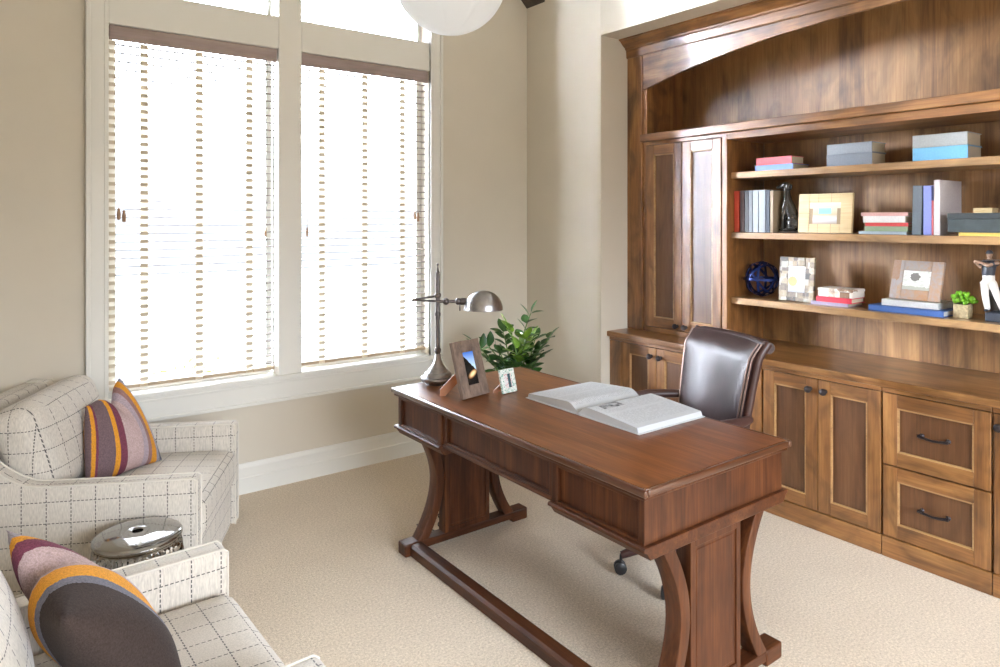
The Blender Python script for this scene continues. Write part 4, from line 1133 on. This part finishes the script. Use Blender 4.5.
# ------------------------------------------------------------------ books
BOOKM = {}
def bcol(c, rough=0.5):
    k = tuple(c)
    if k not in BOOKM: BOOKM[k] = flat('book_cloth', c, rough, noise=0.06, nscale=120)
    return BOOKM[k]
def book(label, X, y0, y1, z0, z1, depth, col, group, up=False, pages=None, tilt=0.0, name='book', cat='book'):
    """spine looks to -x.  lying: thickness z ; upright: thickness y"""
    t = thing(name, label, cat, (X, (y0 + y1) / 2, z0), 0, group)
    L, H = (z1 - z0, y1 - y0) if up else (y1 - y0, z1 - z0)      # L along the spine, H thickness
    c = min(0.004, H * 0.16)
    b = MB(); p = MB()
    def put(mb, x0, x1, l0, l1, h0, h1, bev):
        if up:
            Mx = Matrix.Translation((0, -H / 2 if tilt >= 0 else H / 2, 0)) @ Matrix.Rotation(tilt, 4, 'X') @ Matrix.Translation((0, H / 2 if tilt >= 0 else -H / 2, 0)) if tilt else None
            mb.box(x0, x1, h0 - H / 2, h1 - H / 2, l0, l1, bev, M=Mx)
        else: mb.box(x0, x1, l0 - L / 2, l1 - L / 2, h0, h1, bev)
    put(b, 0.0, depth, 0, L, 0, c, 0.0012); put(b, 0.0, depth, 0, L, H - c, H, 0.0012); put(b, 0.0, 0.005, 0, L, 0.0, H, 0.002)
    b.build('cover', bcol(col), t)
    put(p, 0.005, depth - 0.005, 0.004, L - 0.004, c, H - c, 0)
    p.build('page_block', pages or M['pageedge'], t)
    return t
GT, GM, GL = 'books stacked on the top shelf', 'books on the middle shelf', 'books on the lower shelf'
zt = 1.8272
book('blue book lying under the pink book, top shelf', 3.60, 2.094, 2.330, zt, 1.862, 0.17, (0.17, 0.29, 0.60), GT)
book('pink-red book on top of the blue book, top shelf', 3.60, 2.102, 2.322, 1.8622, 1.905, 0.13, (0.62, 0.09, 0.11), GT)
book('blue-grey book at the bottom of the middle pair, top shelf', 3.60, 1.669, 1.904, zt, 1.892, 0.155, (0.20, 0.225, 0.27), GT)
book('pale grey-blue book at the top of the middle pair, top shelf', 3.602, 1.670, 1.903, 1.8922, 1.946, 0.155, (0.27, 0.30, 0.34), GT)
book('bright sky-blue book under the grey one, top shelf', 3.60, 1.244, 1.479, zt, 1.892, 0.172, (0.17, 0.46, 0.70), GT)
book('light grey book on the sky-blue one, top shelf', 3.60, 1.246, 1.479, 1.8922, 1.953, 0.170, (0.38, 0.40, 0.40), GT)
zm = 1.4752
for (a, b_, h_, c_, l_) in ((2.413, 2.446, 0.243, (0.62, 0.085, 0.05), 'orange-red upright book, far end of the middle shelf'),
                            (2.378, 2.406, 0.243, (0.13, 0.085, 0.09), 'dark plum upright book beside the orange-red one'),
                            (2.350, 2.376, 0.243, (0.03, 0.03, 0.035), 'black upright book in the middle shelf row'),
                            (2.324, 2.349, 0.243, (0.16, 0.18, 0.20), 'charcoal grey upright book after the black one'),
                            (2.286, 2.322, 0.243, (0.30, 0.335, 0.36), 'silver-grey upright book after the charcoal one'),
                            (2.243, 2.284, 0.243, (0.32, 0.36, 0.39), 'silver-grey upright book next to the navy one'),
                            (2.216, 2.241, 0.243, (0.025, 0.035, 0.06), 'navy upright book after the silver-grey ones'),
                            (2.194, 2.213, 0.238, (0.30, 0.23, 0.15), 'tan upright book partly behind the black dog')):
    book(l_, 3.566, a, b_, zm, zm + h_, 0.17, c_, GM, up=True)
for (a, b_, z0, z1, dp, c_, l_) in ((1.506, 1.736, 1.4752, 1.490, 0.17, (0.42, 0.52, 0.60), 'pale blue thin book at the bottom of the five-book pile'),
                                    (1.500, 1.706, 1.4902, 1.5155, 0.16, (0.30, 0.40, 0.26), 'sage green book second from the bottom of the five-book pile'),
                                    (1.498, 1.703, 1.5157, 1.5335, 0.16, (0.60, 0.06, 0.06), 'red book in the middle of the five-book pile'),
                                    (1.512, 1.714, 1.5337, 1.5670, 0.16, (0.70, 0.69, 0.68), 'white book second from the top of the five-book pile'),
                                    (1.500, 1.724, 1.5672, 1.585, 0.16, (0.62, 0.36, 0.33), 'dusty pink book on top of the five-book pile')):
    book(l_, 3.60, a, b_, z0, z1, dp, c_, GM)
book('slate grey upright book beside the five-book pile', 3.60, 1.440, 1.482, zm, 1.712, 0.18, (0.14, 0.17, 0.20), GM, up=True, tilt=R(1.2))
book('periwinkle blue upright book next to the slate one', 3.60, 1.396, 1.431, zm, 1.711, 0.18, (0.24, 0.29, 0.68), GM, up=True)
book('thin coral upright book between periwinkle and white books', 3.60, 1.3875, 1.395, zm, 1.64, 0.16, (0.62, 0.14, 0.16), GM, up=True)
book('large white upright book behind the dark box', 3.60, 1.358, 1.386, zm, 1.736, 0.25, (0.70, 0.65, 0.66), GM, up=True)
book('thin yellow book lying under the dark box', 3.545, 1.00, 1.262, zm, 1.4915, 0.18, (0.62, 0.46, 0.10), GM)
t = thing('storage_box', 'long dark slate box lying on the yellow book', 'box', (3.53, 1.14, 1.4917))
MB().box(0, 0.19, -0.16, 0.162, 0, 0.060, 0.003).build('body', flat('dark_slate_box', (0.05, 0.062, 0.066), 0.3, noise=0.2, nscale=20), t)
MB().box(-0.002, 0.192, -0.162, 0.164, 0.060, 0.087, 0.003).build('lid', flat('dark_slate_lid', (0.04, 0.048, 0.052), 0.3), t)
t = thing('trinket_box', 'small yellow wooden box on top of the dark slate box', 'box', (3.60, 1.176, 1.579))
MB().box(-0.03, 0.04, -0.037, 0.037, 0, 0.014, 0.002).build('body', M['bone'], t); MB().box(-0.031, 0.041, -0.038, 0.038, 0.014, 0.022, 0.002).build('lid', M['bone'], t)
zl = 1.0922
book('mauve book at the bottom of the small pile, lower shelf', 3.60, 1.790, 1.992, zl, 1.110, 0.16, (0.30, 0.26, 0.36), GL)
book('bright red book in the small pile, lower shelf', 3.60, 1.772, 1.962, 1.1102, 1.138, 0.14, (0.62, 0.03, 0.06), GL)
o = MB(); t = thing('keepsake_box', 'white and brown patterned box on the red book', 'box', (3.605, 1.862, 1.1382))
MB().box(0, 0.13, -0.094, 0.092, 0, 0.030, 0.004).build('body', M['patterned'], t); MB().box(-0.002, 0.132, -0.096, 0.094, 0.030, 0.046, 0.004).build('lid', M['patterned'], t)
book('royal blue book at the bottom under the copper frame', 3.582, 1.337, 1.679, zl, 1.121, 0.22, (0.045, 0.12, 0.36), GL, pages=M['pagewhite'])
book('white book on the royal blue one under the copper frame', 3.615, 1.372, 1.630, 1.1212, 1.1522, 0.19, (0.60, 0.60, 0.58), GL, pages=M['pagewhite'])

# ------------------------------------------------------------------ ornaments
t = thing('decorative_orb', 'blue orb of crossed metal bands on the lower shelf', 'ornament', (3.685, 2.339, zl))
ro = random.Random(3)
for k, (ex, ey, ez) in enumerate(((0.0, 0.0, 0.0), (R(90), 0, R(20)), (R(52), R(20), 0), (R(-48), R(35), R(10)), (R(80), R(60), R(-40)), (R(20), R(80), R(15)), (R(-70), R(-20), R(70)))):
    Mx = Matrix.Translation((0, 0, 0.108)) @ Euler((ex, ey, ez)).to_matrix().to_4x4()
    rr = 0.106 - 0.0012 * k
    b = MB(); n = 48; bb = bmesh.new(); V = []
    for i in range(n):
        a = 2 * PI * i / n
        V.append([bb.verts.new((r_ * math.cos(a), r_ * math.sin(a), z_)) for r_, z_ in ((rr, -0.007), (rr, 0.007), (rr - 0.003, 0.007), (rr - 0.003, -0.007))])
    for i in range(n):
        p_, q_ = V[i], V[(i + 1) % n]
        for j in range(4): bb.faces.new((p_[j], q_[j], q_[(j + 1) % 4], p_[(j + 1) % 4]))
    bmesh.ops.recalc_face_normals(bb, faces=bb.faces)
    b._take(bb, 0, Mx); b.build('band', M['orbblue'], t, 60)

def fused(name, mb, mat, parent, voxel=0.003, it=6):
    o = mb.build(name, mat, parent, 180)
    m1 = o.modifiers.new('fuse', 'REMESH'); m1.mode = 'VOXEL'; m1.voxel_size = voxel; m1.use_smooth_shade = True
    m2 = o.modifiers.new('relax', 'SMOOTH'); m2.iterations = it; m2.factor = 0.5
    return o
# sitting dog, faces local -y... looks to the picture's left (+y)
t = thing('dog_statue', 'glossy black sitting dog statue beside the upright books', 'statue', (3.635, 2.135, zm), R(10))
b = MB()
b.tube([(0, -0.026, 0.046), (0, -0.018, 0.095), (0, 0.000, 0.145), (0, 0.014, 0.185), (0, 0.014, 0.222), (0, 0.017, 0.256)], 0.03, 16, rad=[0.034, 0.034, 0.031, 0.026, 0.0175, 0.0165])
b.ball((0, -0.028, 0.042), (0.034, 0.030, 0.034)); b.ball((0, 0.022, 0.268), (0.0185, 0.024, 0.0185), sub=3)
b.tube([(0, 0.026, 0.266), (0, 0.048, 0.260), (0, 0.066, 0.256)], 0.01, 12, rad=[0.0145, 0.0115, 0.0085]); b.ball((0, 0.066, 0.257), 0.0088)
for q in (-1, 1):
    b.tube([(q * 0.015, 0.016, 0.165), (q * 0.017, 0.027, 0.120), (q * 0.017, 0.032, 0.070), (q * 0.017, 0.032, 0.018)], 0.01, 12, rad=[0.017, 0.0135, 0.0095, 0.0085])
    b.ball((q * 0.017, 0.041, 0.0165), (0.0095, 0.016, 0.0075))
    b.ball((q * 0.025, -0.026, 0.052), (0.018, 0.033, 0.036), sub=3)
    b.tube([(q * 0.030, -0.040, 0.024), (q * 0.030, -0.012, 0.020), (q * 0.029, 0.014, 0.0165)], 0.01, 12, rad=[0.013, 0.011, 0.009]); b.ball((q * 0.029, 0.018, 0.0165), (0.0095, 0.013, 0.0075))
b.tube([(0, -0.045, 0.026), (0.012, -0.052, 0.019), (0.034, -0.046, 0.0165)], 0.006, 10, rad=[0.009, 0.007, 0.005])
fused('body', b, M['statue'], t)
for s in (-1, 1):
    b = MB(); b.ball((s * 0.019, 0.004, 0.258), (0.006, 0.012, 0.020), sub=2); b.build('ear', M['statue'], t, 180)
MB().box(-0.038, 0.038, -0.050, 0.045, 0.0, 0.010, 0.003).build('plinth', M['pewter'], t)

# golfer bookend
t = thing('golfer_bookend', 'golfer figurine bookend swinging a club, dark shirt and white trousers', 'figurine', (3.655, 1.160, zl))
MB().box(-0.045, 0.055, -0.110, 0.022, 0.0, 0.040, 0.004).build('plinth', M['golf_dark'], t)
MB().box(0.042, 0.056, -0.110, 0.040, 0.0385, 0.148, 0.003).build('back_plate', M['legdark'], t)
# trousers, shirt, head, arms : one standing figure ; y+ is picture left
vs = [(0, 0.020, 0.182), (0, 0.022, 0.215), (0, 0.018, 0.248), (0, 0.016, 0.272), (0, 0.016, 0.283), (-0.004, 0.016, 0.300),
      (-0.004, 0.036, 0.180 - 0.012), (-0.006, 0.032, 0.110), (-0.004, 0.024, 0.052), (-0.018, 0.030, 0.045),
      (0.002, 0.006, 0.168), (0.0, -0.012, 0.112), (0.0, -0.034, 0.052), (-0.014, -0.036, 0.045),
      (-0.004, 0.040, 0.262), (-0.028, 0.047, 0.242), (-0.034, 0.062, 0.262), 
      (-0.004, -0.010, 0.262), (-0.036, 0.012, 0.250), (-0.036, 0.054, 0.268)]
es = [(0, 1), (1, 2), (2, 3), (3, 4), (4, 5), (0, 6), (6, 7), (7, 8), (8, 9), (0, 10), (10, 11), (11, 12), (12, 13), (3, 14), (14, 15), (15, 16), (3, 17), (17, 18), (18, 19)]
rd = [0.023, 0.023, 0.027, 0.014, 0.008, 0.013, 0.0165, 0.012, 0.009, 0.007, 0.0165, 0.012, 0.009, 0.007, 0.012, 0.008, 0.006, 0.012, 0.008, 0.006]
def limbs(pairs):
    b = MB()
    for pts, rr in pairs: b.tube(pts, 0.01, 12, rad=rr); b.ball(pts[0], rr[0]); b.ball(pts[-1], rr[-1])
    return b
b = limbs([([vs[0], vs[1], vs[2]], [0.020, 0.021, 0.024]), ([vs[2], vs[3], vs[4]], [0.018, 0.012, 0.008]), ([vs[2], vs[14]], [0.014, 0.0115]), ([vs[14], vs[15], vs[16]], [0.0105, 0.008, 0.0062]),
           ([vs[2], vs[17]], [0.014, 0.0115]), ([vs[17], vs[18], vs[19]], [0.0105, 0.008, 0.0062]), ([vs[0], vs[6], vs[7], vs[8]], [0.016, 0.015, 0.0105, 0.0075]), ([vs[0], vs[10], vs[11], vs[12]], [0.016, 0.015, 0.0105, 0.0075])])
b.ball((-0.004, 0.016, 0.299), (0.0125, 0.0115, 0.0165), sub=3); b.ball((-0.0165, 0.017, 0.297), (0.003, 0.0025, 0.003)); b.ball((-0.035, 0.059, 0.265), (0.008, 0.010, 0.009))
body = fused('body', b, M['golf_skin'], t, 0.0022, 3)
b = limbs([([(0, 0.021, 0.210), vs[1], vs[2], (0, 0.017, 0.262)], [0.0255, 0.0258, 0.0275, 0.018]), ([vs[2], vs[14], (-0.017, 0.044, 0.251)], [0.018, 0.0145, 0.0125]), ([vs[2], vs[17], (-0.016, 0.001, 0.257)], [0.018, 0.0145, 0.0125])])
fused('shirt', b, M['golf_dark'], body, 0.0022, 3)
b = limbs([([(0, 0.0205, 0.202), vs[0]], [0.0245, 0.0240]), ([vs[0], vs[6], vs[7], (-0.004, 0.0245, 0.056)], [0.018, 0.0180, 0.0142, 0.0120]), ([vs[0], vs[10], vs[11], (0.0, -0.0330, 0.056)], [0.018, 0.0180, 0.0142, 0.0120])])
fused('trousers', b, M['golf_white'], body, 0.0022, 3)
b = MB(); b.lathe([(0.0, 0.016), (0.008, 0.0145), (0.0135, 0.008), (0.0145, 0.0), (0.0, 0.0)], (-0.004, 0.016, 0.303), 20).box(-0.024, -0.008, 0.006, 0.026, 0.3025, 0.3045, 0.001)
b.build('cap', M['golf_dark'], body, 50)
for y, x in ((0.026, -0.014), (-0.035, -0.010)):
    b = MB(); b.ball((x, y, 0.046), (0.016, 0.008, 0.006), sub=2); b.build('shoe', M['golf_dark'], body, 180)
b = MB(); b.tube([(-0.036, 0.068, 0.266), (-0.024, 0.0, 0.275), (-0.012, -0.100, 0.279)], 0.0018, 8); b.ball((-0.012, -0.106, 0.277), (0.005, 0.010, 0.006), sub=2)
b.build('golf_club', M['pewter_l'], t, 60)

# succulent
t = thing('succulent', 'small bright green succulent in a square tan pot on the lower shelf', 'plant', (3.655, 1.283, zl))
b = MB(); b.prism([(-0.030, -0.030), (0.030, -0.030), (0.030, 0.030), (-0.030, 0.030)], 'z', 0, 0.064, 0.003); b.build('pot', M['burlap'], t)
MB().box(-0.026, 0.026, -0.026, 0.026, 0.062, 0.066).build('soil', M['soil'], t)
b = MB(); rs = random.Random(5)
for k in range(46):
    a = rs.uniform(0, 2 * PI); el = rs.uniform(0.15, 1.25); L = rs.uniform(0.04, 0.068)
    d = Vector((math.cos(a) * math.cos(el), math.sin(a) * math.cos(el), math.sin(el)))
    q = d.to_track_quat('Z', 'Y').to_matrix().to_4x4()
    b.ball((0, 0, L * 0.8), (0.0075, 0.011, 0.014), sub=1, M=Matrix.Translation((0, 0, 0.066)) @ q)
    b.tube([(0, 0, 0.066), Vector((0, 0, 0.066)) + d * L * 0.8], 0.002, 6)
b.build('leaves', M['succ'], t, 180)

# ------------------------------------------------------------------ light
sc = bpy.context.scene
wd = D.worlds.new('sky'); sc.world = wd; wd.use_nodes = True
nt = wd.node_tree; bg = nt.nodes['Background']; bg.inputs['Strength'].default_value = 1.0
# overcast sky : much brighter overhead than at the horizon
tcw = N(nt, 'ShaderNodeTexCoord'); spw = N(nt, 'ShaderNodeSeparateXYZ'); nt.links.new(tcw.outputs['Generated'], spw.inputs[0])
mr = N(nt, 'ShaderNodeMapRange', interpolation_type='SMOOTHSTEP')
mr.inputs['From Min'].default_value = 0.0; mr.inputs['From Max'].default_value = 0.30; mr.inputs['To Min'].default_value = 0.5; mr.inputs['To Max'].default_value = 14.0
nt.links.new(spw.outputs['Z'], mr.inputs['Value'])
vm = N(nt, 'ShaderNodeVectorMath', operation='SCALE'); vm.inputs[0].default_value = (0.89, 0.97, 1.09)
# the veiled sun : a broad bright patch of cloud low in the sky
az_s, el_s = R(150), R(11)
dt = N(nt, 'ShaderNodeVectorMath', operation='DOT_PRODUCT'); nt.links.new(tcw.outputs['Generated'], dt.inputs[0])
dt.inputs[1].default_value = (math.cos(az_s) * math.cos(el_s), math.sin(az_s) * math.cos(el_s), math.sin(el_s))
ms = N(nt, 'ShaderNodeMapRange', interpolation_type='SMOOTHSTEP')
ms.inputs['From Min'].default_value = math.cos(R(25)); ms.inputs['From Max'].default_value = math.cos(R(6)); ms.inputs['To Min'].default_value = 0.0; ms.inputs['To Max'].default_value = 620.0
nt.links.new(dt.outputs['Value'], ms.inputs['Value'])
sm = N(nt, 'ShaderNodeMath', operation='ADD'); nt.links.new(mr.outputs['Result'], sm.inputs[0]); nt.links.new(ms.outputs['Result'], sm.inputs[1])
nt.links.new(sm.outputs[0], vm.inputs['Scale']); nt.links.new(vm.outputs[0], bg.inputs['Color'])
def area(name, loc, rot, sx, sy, power=0, col=(1, 1, 1), portal=False):
    l = D.lights.new(name, 'AREA'); l.shape = 'RECTANGLE'; l.size = sx; l.size_y = sy; l.energy = power; l.color = col
    if portal: l.cycles.is_portal = True
    o = D.objects.new(name, l); COL.objects.link(o); o.location = loc; o.rotation_euler = rot
    return o
area('window_portal', ((WX0 + WX1) / 2, YW + 0.17, (WZ0 + WZ1) / 2), (R(-90), 0, 0), WX1 - WX0, WZ1 - WZ0, portal=True)
area('back_opening_portal', ((BX0 + BX1) / 2, YB - 0.17, BZ1 / 2), (R(90), 0, 0), BX1 - BX0, BZ1, portal=True)
# ------------------------------------------------------------------ camera
cam = D.cameras.new('camera'); co = D.objects.new('camera', cam); COL.objects.link(co)
cam.sensor_width = 36.0; cam.lens = 691.3 / 1000 * 36.0
cam.shift_y = -(333.5 - 219.4) / 1000.0
co.location = (0, 0, 1.55); co.rotation_euler = (R(90), 0, R(-36.843))
cam.clip_start = 0.05
sc.camera = co
sc.view_settings.view_transform = 'Standard'; sc.view_settings.look = 'None'
sc.view_settings.gamma = 1.0; sc.view_settings.exposure = 1.32; sc.view_settings.use_curve_mapping = False
sc.cycles.use_denoising = True
sc.cycles.max_bounces = 10; sc.cycles.diffuse_bounces = 6; sc.cycles.transparent_max_bounces = 12
sc.cycles.sample_clamp_indirect = 8.0
